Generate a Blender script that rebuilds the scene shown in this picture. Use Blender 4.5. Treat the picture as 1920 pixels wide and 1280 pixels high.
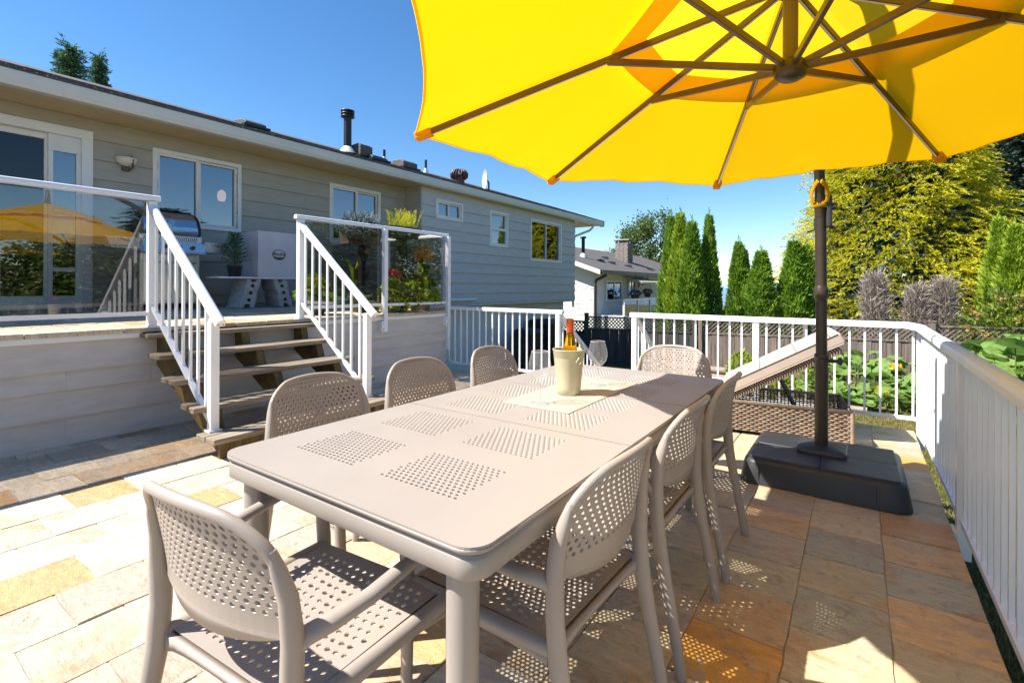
import bpy, bmesh, math, random
import numpy as np
from mathutils import Vector, Matrix
random.seed(7); rng = np.random.default_rng(11)
R = math.radians
scene = bpy.context.scene
for o in list(bpy.data.objects): bpy.data.objects.remove(o)
COL = scene.collection

# ------------------------------------------------------------------ camera
EYE = 1.26
F_PX, HZ, YAW, ROLL = 930.0, 536.0, math.atan(648/930.0), R(-0.25)
fw = Vector((-math.sin(YAW), math.cos(YAW), 0)); rt0 = Vector((math.cos(YAW), math.sin(YAW), 0)); up0 = Vector((0,0,1))
rt = rt0*math.cos(ROLL) - up0*math.sin(ROLL); up = up0*math.cos(ROLL) + rt0*math.sin(ROLL)
cam = bpy.data.cameras.new('camera'); camo = bpy.data.objects.new('camera', cam); COL.objects.link(camo)
cam.sensor_width = 36; cam.lens = F_PX/1920*36; cam.shift_y = -(640-HZ)/1920
cam.clip_start = 0.05; cam.clip_end = 60000
m = Matrix((rt, up, -fw)).transposed().to_4x4(); m.translation = (0,0,EYE); camo.matrix_world = m
scene.camera = camo

def ray(u, v): return fw*F_PX + rt*(u-960) + up*(HZ-v)
def on_x(u, v, x): k = ray(u,v); return Vector((0,0,EYE)) + k*(x/k.x)
def on_y(u, v, y): k = ray(u,v); return Vector((0,0,EYE)) + k*(y/k.y)
def on_z(u, v, z): k = ray(u,v); return Vector((0,0,EYE)) + k*((z-EYE)/k.z)
def at_depth(u, v, dep): return Vector((0,0,EYE)) + ray(u,v)*(dep/F_PX)

# ------------------------------------------------------------------ light
KX, KY = 0.58, 0.57                      # shadow offset per metre of height
sundir = Vector((KX, KY, -1)).normalized()
SUN_EL = math.atan(1/math.hypot(KX, KY)); SUN_AZ = math.atan2(-KX, -KY)
world = bpy.data.worlds.new('World'); scene.world = world; world.use_nodes = True
nt = world.node_tree; bg = nt.nodes['Background']
sky = nt.nodes.new('ShaderNodeTexSky'); sky.sky_type = 'NISHITA'; sky.sun_disc = False
sky.sun_elevation = SUN_EL; sky.sun_rotation = SUN_AZ % (2*math.pi)
sky.altitude = 0; sky.air_density = 1.0; sky.dust_density = 0.0; sky.ozone_density = 4.0
hs = nt.nodes.new('ShaderNodeHueSaturation'); hs.inputs['Saturation'].default_value = 1.2
nt.links.new(sky.outputs[0], hs.inputs['Color']); nt.links.new(hs.outputs[0], bg.inputs[0]); bg.inputs[1].default_value = 0.085
sl = bpy.data.lights.new('sun', 'SUN'); sl.energy = 5.0; sl.angle = R(0.5); sl.color = (1.0, 0.955, 0.88)
so = bpy.data.objects.new('sun', sl); COL.objects.link(so); so.rotation_euler = sundir.to_track_quat('-Z','Y').to_euler(); so.location = (-8,-8,14)
scene.view_settings.view_transform = 'Standard'; scene.view_settings.look = 'None'
scene.view_settings.exposure = 1.2; scene.view_settings.gamma = 1.0; scene.view_settings.use_curve_mapping = False
scene.cycles.max_bounces = 10; scene.cycles.transparent_max_bounces = 24; scene.cycles.caustics_refractive = False; scene.cycles.caustics_reflective = False

# ------------------------------------------------------------------ materials
MATS = {}
def nodes_of(name):
    mt = bpy.data.materials.new(name); mt.use_nodes = True
    return mt, mt.node_tree, mt.node_tree.nodes['Principled BSDF']
def N(t, typ, **kw):
    n = t.nodes.new(typ)
    for k, v in kw.items():
        if k in n.inputs.keys() if isinstance(k, str) else False: n.inputs[k].default_value = v
        else: setattr(n, k, v)
    return n
def mathn(t, op, a, b=None, clamp=False):
    n = t.nodes.new('ShaderNodeMath'); n.operation = op; n.use_clamp = clamp
    for i, x in enumerate((a, b)):
        if x is None: continue
        if isinstance(x, (int, float)): n.inputs[i].default_value = x
        else: t.links.new(x, n.inputs[i])
    return n.outputs[0]
def noise(t, scale, detail=4, rough=0.55, vec=None, dist=0.0):
    n = t.nodes.new('ShaderNodeTexNoise'); n.inputs['Scale'].default_value = scale; n.inputs['Detail'].default_value = detail
    n.inputs['Roughness'].default_value = rough; n.inputs['Distortion'].default_value = dist
    if vec is not None: t.links.new(vec, n.inputs['Vector'])
    return n.outputs['Fac']
def ramp(t, fac, stops):
    n = t.nodes.new('ShaderNodeValToRGB'); el = n.color_ramp.elements
    while len(el) < len(stops): el.new(0.5)
    for e, (p, c) in zip(el, stops): e.position = p; e.color = (c[0], c[1], c[2], 1)
    t.links.new(fac, n.inputs[0]); return n.outputs[0]
def mixc(t, fac, a, b, mode='MIX'):
    n = t.nodes.new('ShaderNodeMix'); n.data_type = 'RGBA'; n.blend_type = mode
    ins = [n.inputs[0], n.inputs[6], n.inputs[7]]
    for i, x in zip(ins, (fac, a, b)):
        if isinstance(x, (int, float)): i.default_value = x
        elif isinstance(x, tuple): i.default_value = (x[0], x[1], x[2], 1)
        else: t.links.new(x, i)
    return n.outputs[2]
def bump(t, b, height, strength=0.3, dist=0.01):
    n = t.nodes.new('ShaderNodeBump'); n.inputs['Strength'].default_value = strength; n.inputs['Distance'].default_value = dist
    t.links.new(height, n.inputs['Height']); t.links.new(n.outputs[0], b.inputs['Normal'])
def coords(t, which='Object', scale=None, rnd=True):
    tc = t.nodes.new('ShaderNodeTexCoord'); v = tc.outputs[which]
    if rnd:
        oi = t.nodes.new('ShaderNodeObjectInfo'); va = t.nodes.new('ShaderNodeVectorMath'); va.operation = 'MULTIPLY_ADD'
        t.links.new(oi.outputs['Random'], va.inputs[0]); va.inputs[1].default_value = (37.0, 53.0, 71.0); t.links.new(v, va.inputs[2]); v = va.outputs[0]
    if scale:
        mp = t.nodes.new('ShaderNodeMapping'); mp.inputs['Scale'].default_value = scale; t.links.new(v, mp.inputs['Vector']); v = mp.outputs[0]
    return v
def plain(name, col, rough=0.5, metal=0.0, var=0.12, nscale=6.0, bstr=0.0, bscale=60.0, spec=0.5, aniso=None):
    """a solid colour with soft uneven wear"""
    mt, t, b = nodes_of(name)
    v = coords(t, 'Object', aniso)
    f = noise(t, nscale, 5, 0.6, v)
    dark = tuple(c*(1-var) for c in col); lite = tuple(min(1, c*(1+var*0.7)) for c in col)
    t.links.new(ramp(t, f, [(0.3, dark), (0.7, lite)]), b.inputs['Base Color'])
    rr = t.nodes.new('ShaderNodeMapRange'); rr.inputs[3].default_value = max(0.02, rough-0.08); rr.inputs[4].default_value = min(1, rough+0.1)
    t.links.new(noise(t, nscale*3, 3, 0.5, v), rr.inputs[0]); t.links.new(rr.outputs[0], b.inputs['Roughness'])
    b.inputs['Metallic'].default_value = metal; b.inputs['Specular IOR Level'].default_value = spec
    if bstr: bump(t, b, noise(t, bscale, 4, 0.6, v), bstr, 0.004)
    MATS[name] = mt; return mt

plain('white_paint', (0.78,0.79,0.80), 0.32, 0, 0.04, 3, 0.03, 120)
plain('white_trim', (0.76,0.76,0.74), 0.45, 0, 0.06, 4, 0.04, 90)
plain('taupe_plastic', (0.345,0.295,0.25), 0.42, 0, 0.05, 5, 0.10, 420)
plain('taupe_table', (0.315,0.277,0.242), 0.40, 0, 0.05, 3, 0.06, 380)
plain('dark_bronze', (0.055,0.042,0.032), 0.38, 0.25, 0.12, 8)
plain('rib_metal', (0.115,0.082,0.055), 0.32, 0.45, 0.1, 10)
plain('rib_silver', (0.55,0.52,0.48), 0.3, 0.6, 0.1, 10)
plain('black_plastic', (0.030,0.031,0.034), 0.42, 0, 0.15, 5, 0.10, 260)
plain('black_metal', (0.018,0.018,0.020), 0.4, 0.2, 0.2, 8)
plain('stainless', (0.56,0.57,0.58), 0.28, 1.0, 0.06, 3, 0, 60, 0.5, (1,40,1))
plain('gutter_metal', (0.62,0.62,0.60), 0.42, 0, 0.06, 2, 0.02, 40)
plain('soffit_paint', (0.58,0.45,0.26), 0.6, 0, 0.06, 3, 0.05, 60)
plain('siding_taupe', (0.40,0.37,0.315), 0.6, 0, 0.09, 1.3, 0.12, 26, 0.4, (1,3,14))
plain('siding_grey', (0.52,0.505,0.51), 0.6, 0, 0.09, 1.3, 0.12, 26, 0.4, (1,3,14))
plain('siding_skirt', (0.54,0.495,0.455), 0.6, 0, 0.10, 1.3, 0.14, 26, 0.4, (1,3,14))
plain('stucco', (0.72,0.72,0.70), 0.85, 0, 0.08, 3, 0.5, 45)
plain('white_brick', (0.78,0.77,0.74), 0.8, 0, 0.06, 4, 0.5, 30)
plain('concrete', (0.36,0.35,0.33), 0.85, 0, 0.18, 5, 0.4, 70)
plain('mortar', (0.40,0.35,0.29), 0.95, 0, 0.15, 9, 0.3, 90)
plain('cinder', (0.42,0.41,0.40), 0.92, 0, 0.22, 14, 0.7, 120)
plain('cover_fabric', (0.55,0.535,0.57), 0.8, 0, 0.08, 4, 0.25, 9)
plain('cream_cushion', (0.46,0.37,0.30), 0.85, 0, 0.06, 6, 0.25, 200)
plain('white_cushion', (0.72,0.66,0.58), 0.85, 0, 0.05, 6, 0.2, 200)
plain('rattan', (0.30,0.225,0.165), 0.55, 0, 0.28, 18, 0.25, 160)
plain('rattan_dark', (0.10,0.07,0.05), 0.7, 0, 0.3, 14)
plain('bucket_paint', (0.50,0.46,0.30), 0.38, 0.1, 0.06, 6, 0.05, 40)
plain('orange_foil', (0.72,0.12,0.02), 0.3, 0.35, 0.1, 20)
plain('clay_brown', (0.10,0.085,0.07), 0.6, 0, 0.2, 8)
plain('terracotta', (0.30,0.26,0.22), 0.8, 0, 0.2, 8, 0.2, 50)
plain('soil', (0.05,0.035,0.025), 0.95, 0, 0.4, 20, 0.6, 60)
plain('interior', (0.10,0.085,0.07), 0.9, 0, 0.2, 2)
plain('brick_old', (0.26,0.22,0.20), 0.9, 0, 0.25, 8, 0.4, 60)
plain('downpipe_brown', (0.05,0.045,0.045), 0.45, 0, 0.1, 5)
plain('screw', (0.30,0.30,0.31), 0.4, 0.7, 0.1, 10)
plain('turbine_red', (0.11,0.05,0.05), 0.5, 0.2, 0.2, 8)
plain('bark', (0.09,0.065,0.05), 0.95, 0, 0.35, 14, 0.6, 30)
plain('ink_black', (0.02,0.02,0.025), 0.7, 0, 0.1, 20)
plain('awning', (0.55,0.53,0.48), 0.8, 0, 0.1, 12)

def wood(name, c1, c2, c3, scale=(26, 1.6, 26), rough=0.75):
    mt, t, b = nodes_of(name)
    v = coords(t, 'Object', scale)
    f = noise(t, 1.0, 6, 0.65, v, 0.6); v2 = coords(t, 'Object')
    g = noise(t, 1.7, 3, 0.5, v2)
    c = ramp(t, f, [(0.3, c1), (0.52, c2), (0.72, c3)])
    oi = t.nodes.new('ShaderNodeObjectInfo')
    c = mixc(t, mathn(t, 'MULTIPLY', oi.outputs['Random'], 0.45), c, mixc(t, 1.0, c, (0.55,0.52,0.5), 'MULTIPLY'))
    c = mixc(t, mathn(t, 'MULTIPLY', g, 0.5), c, mixc(t, 1.0, c, (0.6,0.6,0.6), 'MULTIPLY'))
    t.links.new(c, b.inputs['Base Color']); b.inputs['Roughness'].default_value = rough
    bump(t, b, f, 0.5, 0.004); MATS[name] = mt; return mt
wood('tread_wood', (0.15,0.10,0.055), (0.29,0.225,0.155), (0.42,0.37,0.30), (22, 1.3, 22))
wood('stringer_wood', (0.08,0.050,0.014), (0.17,0.11,0.030), (0.25,0.165,0.055), (5, 20, 5))
wood('fence_wood', (0.12,0.085,0.065), (0.235,0.18,0.15), (0.34,0.28,0.24), (16, 16, 1.2))
wood('fence_shaded', (0.035,0.030,0.028), (0.075,0.065,0.062), (0.12,0.105,0.10), (16, 16, 1.2))  # same fence wood with the house shade put into its colour
wood('log_wood', (0.16,0.11,0.08), (0.30,0.23,0.18), (0.40,0.33,0.27), (1.5, 18, 18))

def slate(name, island):
    mt, t, b = nodes_of(name)
    v = coords(t, 'Object')
    if island:
        ge = t.nodes.new('ShaderNodeNewGeometry')
        base = ramp(t, ge.outputs['Random Per Island'], [(0.0,(0.45,0.36,0.26)),(0.25,(0.40,0.34,0.27)),(0.45,(0.50,0.41,0.30)),(0.65,(0.36,0.31,0.25)),(0.8,(0.44,0.27,0.14)),(1.0,(0.52,0.44,0.34))])
    else:
        oi = t.nodes.new('ShaderNodeObjectInfo'); base = oi.outputs['Color']
    big = noise(t, 1.25, 5, 0.55, v, 0.9)                      # broad stain clouds
    lay = noise(t, 1.0, 6, 0.7, coords(t, 'Object', (5, 17, 6)), 1.2)   # cleft layers
    fine = noise(t, 55, 5, 0.7, v)
    rust = mathn(t, 'MULTIPLY', ramp(t, big, [(0.54,(0,0,0)),(0.70,(1,1,1))]), 0.6)
    c = mixc(t, rust, base, (0.46,0.215,0.06))
    grey = mathn(t, 'MULTIPLY', ramp(t, noise(t, 1.5, 5, 0.6, v, 1.2), [(0.56,(0,0,0)),(0.64,(1,1,1))]), 0.5)
    c = mixc(t, grey, c, (0.36,0.345,0.31))
    strk = noise(t, 1.0, 5, 0.65, coords(t, 'Object', (1.1, 4.5, 3)), 1.8)
    c = mixc(t, mathn(t, 'MULTIPLY', ramp(t, strk, [(0.50,(0,0,0)),(0.60,(1,1,1))]), 0.45), c, mixc(t, 1.0, c, (1.35,1.3,1.2), 'MULTIPLY'))
    c = mixc(t, mathn(t, 'MULTIPLY', ramp(t, noise(t, 2.3, 5, 0.65, v, 2.5), [(0.36,(1,1,1)),(0.44,(0,0,0))]), 0.5), c, mixc(t, 1.0, c, (0.55,0.50,0.45), 'MULTIPLY'))
    c = mixc(t, 1.0, c, ramp(t, lay, [(0.25,(0.72,0.70,0.68)),(0.55,(1.0,1.0,1.0)),(0.8,(1.12,1.1,1.06))]), 'MULTIPLY')
    c = mixc(t, 1.0, c, ramp(t, fine, [(0.25,(0.78,0.76,0.74)),(0.6,(1.03,1.03,1.03))]), 'MULTIPLY')
    t.links.new(c, b.inputs['Base Color'])
    t.links.new(ramp(t, lay, [(0.2,(0.42,0.42,0.42)),(0.8,(0.68,0.68,0.68))]), b.inputs['Roughness'])
    hsum = mathn(t, 'ADD', mathn(t, 'MULTIPLY', lay, 1.0), mathn(t, 'MULTIPLY', fine, 0.35))
    hs2 = mathn(t, 'ADD', hsum, mathn(t, 'MULTIPLY', ramp(t, noise(t, 1.5, 5, 0.6, v, 1.2), [(0.56,(0,0,0)),(0.585,(1,1,1))]), 0.5))
    bump(t, b, hs2, 0.55, 0.006); MATS[name] = mt
slate('slate', False); slate('slate_island', True)

def shingle_mat():
    mt, t, b = nodes_of('shingles')
    v = coords(t, 'Object', None, False)
    br = t.nodes.new('ShaderNodeTexBrick'); br.inputs['Scale'].default_value = 1.0; br.inputs['Brick Width'].default_value = 0.32; br.inputs['Row Height'].default_value = 0.14
    br.inputs['Mortar Size'].default_value = 0.008; br.inputs['Color1'].default_value = (0.075,0.068,0.07,1); br.inputs['Color2'].default_value = (0.12,0.105,0.10,1); br.inputs['Mortar'].default_value = (0.03,0.028,0.03,1)
    mp = t.nodes.new('ShaderNodeMapping'); mp.inputs['Rotation'].default_value = (0,0,R(90)); t.links.new(v, mp.inputs[0]); t.links.new(mp.outputs[0], br.inputs['Vector'])
    f = noise(t, 40, 4, 0.7, v)
    t.links.new(mixc(t, 0.6, br.outputs['Color'], ramp(t, f, [(0.3,(0.05,0.046,0.048)),(0.7,(0.16,0.145,0.135))])), b.inputs['Base Color'])
    b.inputs['Roughness'].default_value = 0.95; bump(t, b, mathn(t,'ADD', br.outputs['Fac'], f), 0.7, 0.01); MATS['shingles'] = mt
shingle_mat()

def grass_ground():
    mt, t, b = nodes_of('lawn_ground')
    v = coords(t, 'Object', None, False)
    f = noise(t, 1.3, 5, 0.6, v); g = noise(t, 60, 4, 0.7, v)
    c = ramp(t, f, [(0.35,(0.075,0.105,0.025)),(0.52,(0.16,0.145,0.05)),(0.66,(0.27,0.20,0.09))])
    c = mixc(t, 1.0, c, ramp(t, g, [(0.3,(0.6,0.6,0.55)),(0.7,(1.2,1.2,1.1))]), 'MULTIPLY')
    t.links.new(c, b.inputs['Base Color']); b.inputs['Roughness'].default_value = 1.0; b.inputs['Specular IOR Level'].default_value = 0.1
    bump(t, b, g, 0.8, 0.03); MATS['lawn_ground'] = mt
grass_ground()

def leaf(name, dark, mid, lite, trans=0.35, clump=1.6, rough=0.6, sat_isl=0.7):
    mt, t, b = nodes_of(name)
    v = coords(t, 'Object')
    ge = t.nodes.new('ShaderNodeNewGeometry')
    f = mathn(t, 'ADD', mathn(t, 'MULTIPLY', ge.outputs['Random Per Island'], sat_isl*0.5), mathn(t, 'MULTIPLY', noise(t, clump, 3, 0.5, v), 1-sat_isl*0.5))
    c = ramp(t, f, [(0.22,dark),(0.48,mid),(0.74,lite)])
    t.links.new(c, b.inputs['Base Color']); b.inputs['Roughness'].default_value = rough; b.inputs['Specular IOR Level'].default_value = 0.3
    tr = t.nodes.new('ShaderNodeBsdfTranslucent'); t.links.new(c, tr.inputs[0])
    mx = t.nodes.new('ShaderNodeMixShader'); mx.inputs[0].default_value = trans
    t.links.new(b.outputs[0], mx.inputs[1]); t.links.new(tr.outputs[0], mx.inputs[2])
    t.links.new(mx.outputs[0], t.nodes['Material Output'].inputs[0]); MATS[name] = mt
leaf('cedar_leaf', (0.05,0.115,0.012), (0.19,0.33,0.03), (0.35,0.52,0.06), 0.35, 2.2)
leaf('cedar_leaf_light', (0.09,0.16,0.014), (0.30,0.42,0.03), (0.52,0.62,0.07), 0.3, 2.2)
leaf('gold_leaf', (0.09,0.125,0.010), (0.52,0.50,0.022), (0.90,0.80,0.045), 0.4, 0.9, 0.6, 1.0)
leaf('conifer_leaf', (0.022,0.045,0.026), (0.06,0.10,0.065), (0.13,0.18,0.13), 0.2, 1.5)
leaf('spruce_leaf', (0.03,0.07,0.04), (0.07,0.15,0.065), (0.14,0.24,0.10), 0.25, 2.0)
leaf('decid_leaf', (0.035,0.065,0.014), (0.085,0.145,0.030), (0.19,0.23,0.06), 0.4, 1.4)
leaf('dead_twig', (0.20,0.155,0.135), (0.33,0.27,0.235), (0.46,0.39,0.34), 0.1, 3.0)
leaf('rhodo_leaf', (0.04,0.075,0.012), (0.13,0.19,0.03), (0.27,0.31,0.07), 0.3, 3.0)
leaf('rhodo_bloom', (0.30,0.14,0.04), (0.45,0.25,0.09), (0.58,0.38,0.16), 0.3, 3.0)
leaf('pumpkin_leaf', (0.10,0.19,0.035), (0.18,0.30,0.06), (0.27,0.40,0.11), 0.4, 3.0)
leaf('flower_yellow', (0.55,0.36,0.02), (0.7,0.48,0.03), (0.8,0.6,0.06), 0.3, 3.0)
leaf('flower_orange', (0.85,0.34,0.015), (0.92,0.48,0.02), (0.95,0.6,0.06), 0.55, 3.0)
leaf('flower_red', (0.45,0.015,0.012), (0.6,0.03,0.02), (0.7,0.06,0.03), 0.3, 3.0)
leaf('rosemary_leaf', (0.22,0.25,0.012), (0.48,0.48,0.02), (0.70,0.66,0.05), 0.5, 3.0)
leaf('silver_leaf', (0.06,0.085,0.085), (0.14,0.18,0.19), (0.26,0.31,0.33), 0.3, 3.0)
leaf('potted_leaf', (0.12,0.20,0.015), (0.32,0.42,0.03), (0.58,0.62,0.07), 0.6, 4.0)
leaf('canna_leaf', (0.07,0.13,0.015), (0.18,0.29,0.025), (0.34,0.46,0.05), 0.6, 3.0)
leaf('canna_dark', (0.02,0.025,0.012), (0.05,0.04,0.025), (0.10,0.07,0.04), 0.3, 3.0)
leaf('grass_blade', (0.09,0.12,0.025), (0.20,0.19,0.06), (0.36,0.28,0.12), 0.3, 0.9, 0.8)

def canopy_mat(name, c1, tr=0.55):
    mt, t, b = nodes_of(name)
    v = coords(t, 'Object', None, False)
    w = t.nodes.new('ShaderNodeTexWave'); w.inputs['Scale'].default_value = 260; w.inputs['Distortion'].default_value = 0.2; t.links.new(v, w.inputs['Vector'])
    c = mixc(t, mathn(t, 'MULTIPLY', noise(t, 1.5, 4, 0.6, v), 0.12), c1, tuple(x*0.8 for x in c1))
    t.links.new(c, b.inputs['Base Color']); b.inputs['Roughness'].default_value = 0.85; b.inputs['Specular IOR Level'].default_value = 0.15
    bump(t, b, mathn(t, 'ADD', mathn(t, 'MULTIPLY', w.outputs['Fac'], 0.05), noise(t, 2.2, 3, 0.5, v, 1.0)), 0.25, 0.03)
    tl = t.nodes.new('ShaderNodeBsdfTranslucent'); t.links.new(c, tl.inputs[0])
    mx = t.nodes.new('ShaderNodeMixShader'); mx.inputs[0].default_value = tr
    t.links.new(b.outputs[0], mx.inputs[1]); t.links.new(tl.outputs[0], mx.inputs[2]); t.links.new(mx.outputs[0], t.nodes['Material Output'].inputs[0]); MATS[name] = mt
canopy_mat('canopy_yellow', (0.88,0.485,0.002), 0.42)
canopy_mat('canopy_vent', (0.93,0.58,0.012), 0.62)
canopy_mat('canopy_pocket', (0.85,0.42,0.01), 0.35)

def glassy(name, tint, refl, ior=1.5, rough=0.0, gain=1.0, whiten=0.0):
    """flat pane: part mirror, part see-through"""
    mt, t, b = nodes_of(name); t.nodes.remove(b)
    lw = t.nodes.new('ShaderNodeLayerWeight'); lw.inputs[0].default_value = 0.5; f0 = ((ior-1)/(ior+1))**2
    schl = mathn(t, 'ADD', mathn(t, 'MULTIPLY', mathn(t, 'POWER', lw.outputs['Facing'], 5.0), 1-f0), f0)
    fac = mathn(t, 'ADD', mathn(t, 'MULTIPLY', schl, (1.0-refl)*gain), refl, True)
    tr = t.nodes.new('ShaderNodeBsdfTransparent'); tr.inputs[0].default_value = (*tint, 1)
    gl = t.nodes.new('ShaderNodeBsdfGlossy'); gl.inputs['Roughness'].default_value = rough; gl.inputs[0].default_value = (0.95,0.97,1,1)
    wv = noise(t, 1.2, 2, 0.4, coords(t, 'Object')); bn = t.nodes.new('ShaderNodeBump'); bn.inputs['Strength'].default_value = 0.02; bn.inputs['Distance'].default_value = 0.05
    t.links.new(wv, bn.inputs['Height']); t.links.new(bn.outputs[0], gl.inputs['Normal'])
    mx = t.nodes.new('ShaderNodeMixShader'); t.links.new(fac, mx.inputs[0]); t.links.new(tr.outputs[0], mx.inputs[1]); t.links.new(gl.outputs[0], mx.inputs[2])
    out = mx.outputs[0]
    if whiten:                                   # diffuse white standing in for bright light refracted by the glass
        df = t.nodes.new('ShaderNodeBsdfDiffuse'); df.inputs[0].default_value = (.85,.85,.85,1); m2 = t.nodes.new('ShaderNodeMixShader'); m2.inputs[0].default_value = whiten
        t.links.new(out, m2.inputs[1]); t.links.new(df.outputs[0], m2.inputs[2]); out = m2.outputs[0]
    t.links.new(out, t.nodes['Material Output'].inputs[0]); MATS[name] = mt
glassy('rail_glass', (0.74,0.71,0.68), 0.065)
glassy('window_glass', (0.50,0.52,0.54), 0.15)
def real_glass(name, col, ior=1.5):
    mt, t, b = nodes_of(name); t.nodes.remove(b)
    g = t.nodes.new('ShaderNodeBsdfGlass'); g.inputs['IOR'].default_value = ior; g.inputs['Roughness'].default_value = 0.0; g.inputs[0].default_value = (*col, 1)
    t.links.new(g.outputs[0], t.nodes['Material Output'].inputs[0]); MATS[name] = mt
glassy('screen_glass', (0.62,0.58,0.54), 0.01, gain=0.7)
glassy('glass_rim', (0.9,0.9,0.9), 0.25, whiten=0.3)  # whitened for the highlights that rim, foot and stem would catch
glassy('wine_glass', (0.985,0.985,0.985), 0.02, ior=1.4, rough=0.04, gain=1.0, whiten=0.075)
real_glass('bottle_glass', (0.86,0.62,0.16), 1.2)
def emis(name, col, s):
    mt, t, b = nodes_of(name); b.inputs['Base Color'].default_value = (*col,1); b.inputs['Emission Color'].default_value = (*col,1); b.inputs['Emission Strength'].default_value = s; MATS[name] = mt
emis('lamp_glow', (1.0,0.62,0.36), 0.9)
def water_mat():
    mt, t, b = nodes_of('sea'); b.inputs['Base Color'].default_value = (0.16,0.25,0.34,1); b.inputs['Roughness'].default_value = 0.35
    bump(t, b, noise(t, 0.02, 4), 0.3, 4); MATS['sea'] = mt
water_mat(); plain('far_hill', (0.24,0.33,0.43), 1.0, 0, 0.1, 0.001); plain('far_ground', (0.10,0.13,0.07), 1.0, 0, 0.3, 0.02)  # hills tinted pale blue for distance haze that is not modelled

# ------------------------------------------------------------------ mesh helpers
ROOT = {}
def base_of(p):
    if p is None: return Vector((0,0,0))
    return ROOT.get(p.name, Vector((0,0,0)))
def link(name, mesh, parent=None, loc=None):
    o = bpy.data.objects.new(name, mesh); COL.objects.link(o)
    if parent is not None: o.parent = parent; ROOT[o.name] = base_of(parent)
    if loc is not None: o.location = loc
    return o
def thing(name, label, cat, loc=(0,0,0), group=None, rotz=0.0):
    o = bpy.data.objects.new(name, None); COL.objects.link(o); o.location = loc; o.rotation_euler = (0,0,rotz); o.empty_display_size = 0.1
    ROOT[o.name] = Vector(loc); return tag(o, label, cat, group)
def tag(o, label=None, cat=None, group=None, kind=None):
    if label: o['label'] = label
    if cat: o['category'] = cat
    if group: o['group'] = group
    if kind: o['kind'] = kind
    return o
def copy_tree(o, parent=None):
    c = o.copy(); COL.objects.link(c)
    if parent is not None: c.parent = parent
    for ch in o.children: copy_tree(ch, c)
    return c
class MB:
    def __init__(s): s.v = []; s.f = []; s.sm = []
    def add(s, vs, fs, smooth=False):
        n = len(s.v); s.v.extend([tuple(v) for v in vs]); s.f.extend([tuple(i+n for i in f) for f in fs]); s.sm.extend([smooth]*len(fs)); return s
    def box(s, x0, x1, y0, y1, z0, z1):
        return s.add([(x0,y0,z0),(x1,y0,z0),(x1,y1,z0),(x0,y1,z0),(x0,y0,z1),(x1,y0,z1),(x1,y1,z1),(x0,y1,z1)],
                     [(0,3,2,1),(4,5,6,7),(0,1,5,4),(1,2,6,5),(2,3,7,6),(3,0,4,7)])
    def prism(s, poly, d):
        """poly: list of 3D points (planar), extruded by vector d"""
        n = len(poly); d = Vector(d); a = [Vector(p) for p in poly]; b = [p+d for p in a]
        return s.add(a+b, [tuple(range(n))[::-1], tuple(range(n,2*n))] + [(i,(i+1)%n,n+(i+1)%n,n+i) for i in range(n)])
    def beam(s, p, q, w, h, upv=(0,0,1)):
        p = Vector(p); q = Vector(q); d = (q-p).normalized(); side = d.cross(Vector(upv))
        if side.length < 1e-5: side = d.cross(Vector((1,0,0)))
        side.normalize(); u = side.cross(d).normalized(); a = side*(w/2); b = u*(h/2)
        return s.add([p-a-b,p+a-b,p+a+b,p-a+b,q-a-b,q+a-b,q+a+b,q-a+b], [(3,2,1,0),(4,5,6,7),(0,1,5,4),(1,2,6,5),(2,3,7,6),(3,0,4,7)])
    def tube(s, path, rad, n=10, cap=True, flat=1.0, upv=(0,0,1)):
        P = [Vector(p) for p in path]; rad = [rad]*len(P) if isinstance(rad,(int,float)) else rad
        vs = []; prev = None
        for i, p in enumerate(P):
            d = (P[min(i+1,len(P)-1)] - P[max(i-1,0)]).normalized()
            if prev is None:
                a = d.cross(Vector(upv)); a = a if a.length > 1e-4 else d.cross(Vector((1,0,0)))
            else: a = prev - d*prev.dot(d)
            a.normalize(); prev = a; b = d.cross(a)
            for k in range(n):
                t = 2*math.pi*k/n; vs.append(p + a*(math.cos(t)*rad[i]) + b*(math.sin(t)*rad[i]*flat))
        fs = [(i*n+k, i*n+(k+1)%n, (i+1)*n+(k+1)%n, (i+1)*n+k) for i in range(len(P)-1) for k in range(n)]
        s.add(vs, fs, True)
        if cap:
            m_ = len(P)-1
            s.add([vs[k] for k in range(n)], [tuple(range(n))[::-1]]); s.add([vs[m_*n+k] for k in range(n)], [tuple(range(n))])
        return s
    def lathe(s, prof, c=(0,0,0), n=28, cap=False):
        c = Vector(c); vs = []
        for r_, z_ in prof:
            for k in range(n):
                t = 2*math.pi*k/n; vs.append(c + Vector((r_*math.cos(t), r_*math.sin(t), z_)))
        fs = [(i*n+k, i*n+(k+1)%n, (i+1)*n+(k+1)%n, (i+1)*n+k) for i in range(len(prof)-1) for k in range(n)]
        s.add(vs, fs, True)
        if cap: s.add([vs[k] for k in range(n)], [tuple(range(n))[::-1]]); s.add(vs[-n:], [tuple(range(n))])
        return s
    def mesh(s, name, mat, off=None):
        me = bpy.data.meshes.new(name); off = Vector((0,0,0)) if off is None else off
        me.from_pydata([(v[0]-off.x, v[1]-off.y, v[2]-off.z) for v in s.v], [], s.f)
        me.polygons.foreach_set('use_smooth', s.sm); me.materials.append(MATS[mat]); me.update(); return me
    def build(s, name, mat, parent=None, bev=0, seg=2, local=False):
        o = link(name, s.mesh(name, mat, None if local else base_of(parent)), parent)
        if bev: bevel(o, bev, seg)
        return o
def bevel(o, w, seg=2):
    md = o.modifiers.new('bevel', 'BEVEL'); md.width = w; md.segments = seg; md.limit_method = 'ANGLE'; md.angle_limit = R(40); md.harden_normals = False
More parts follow.
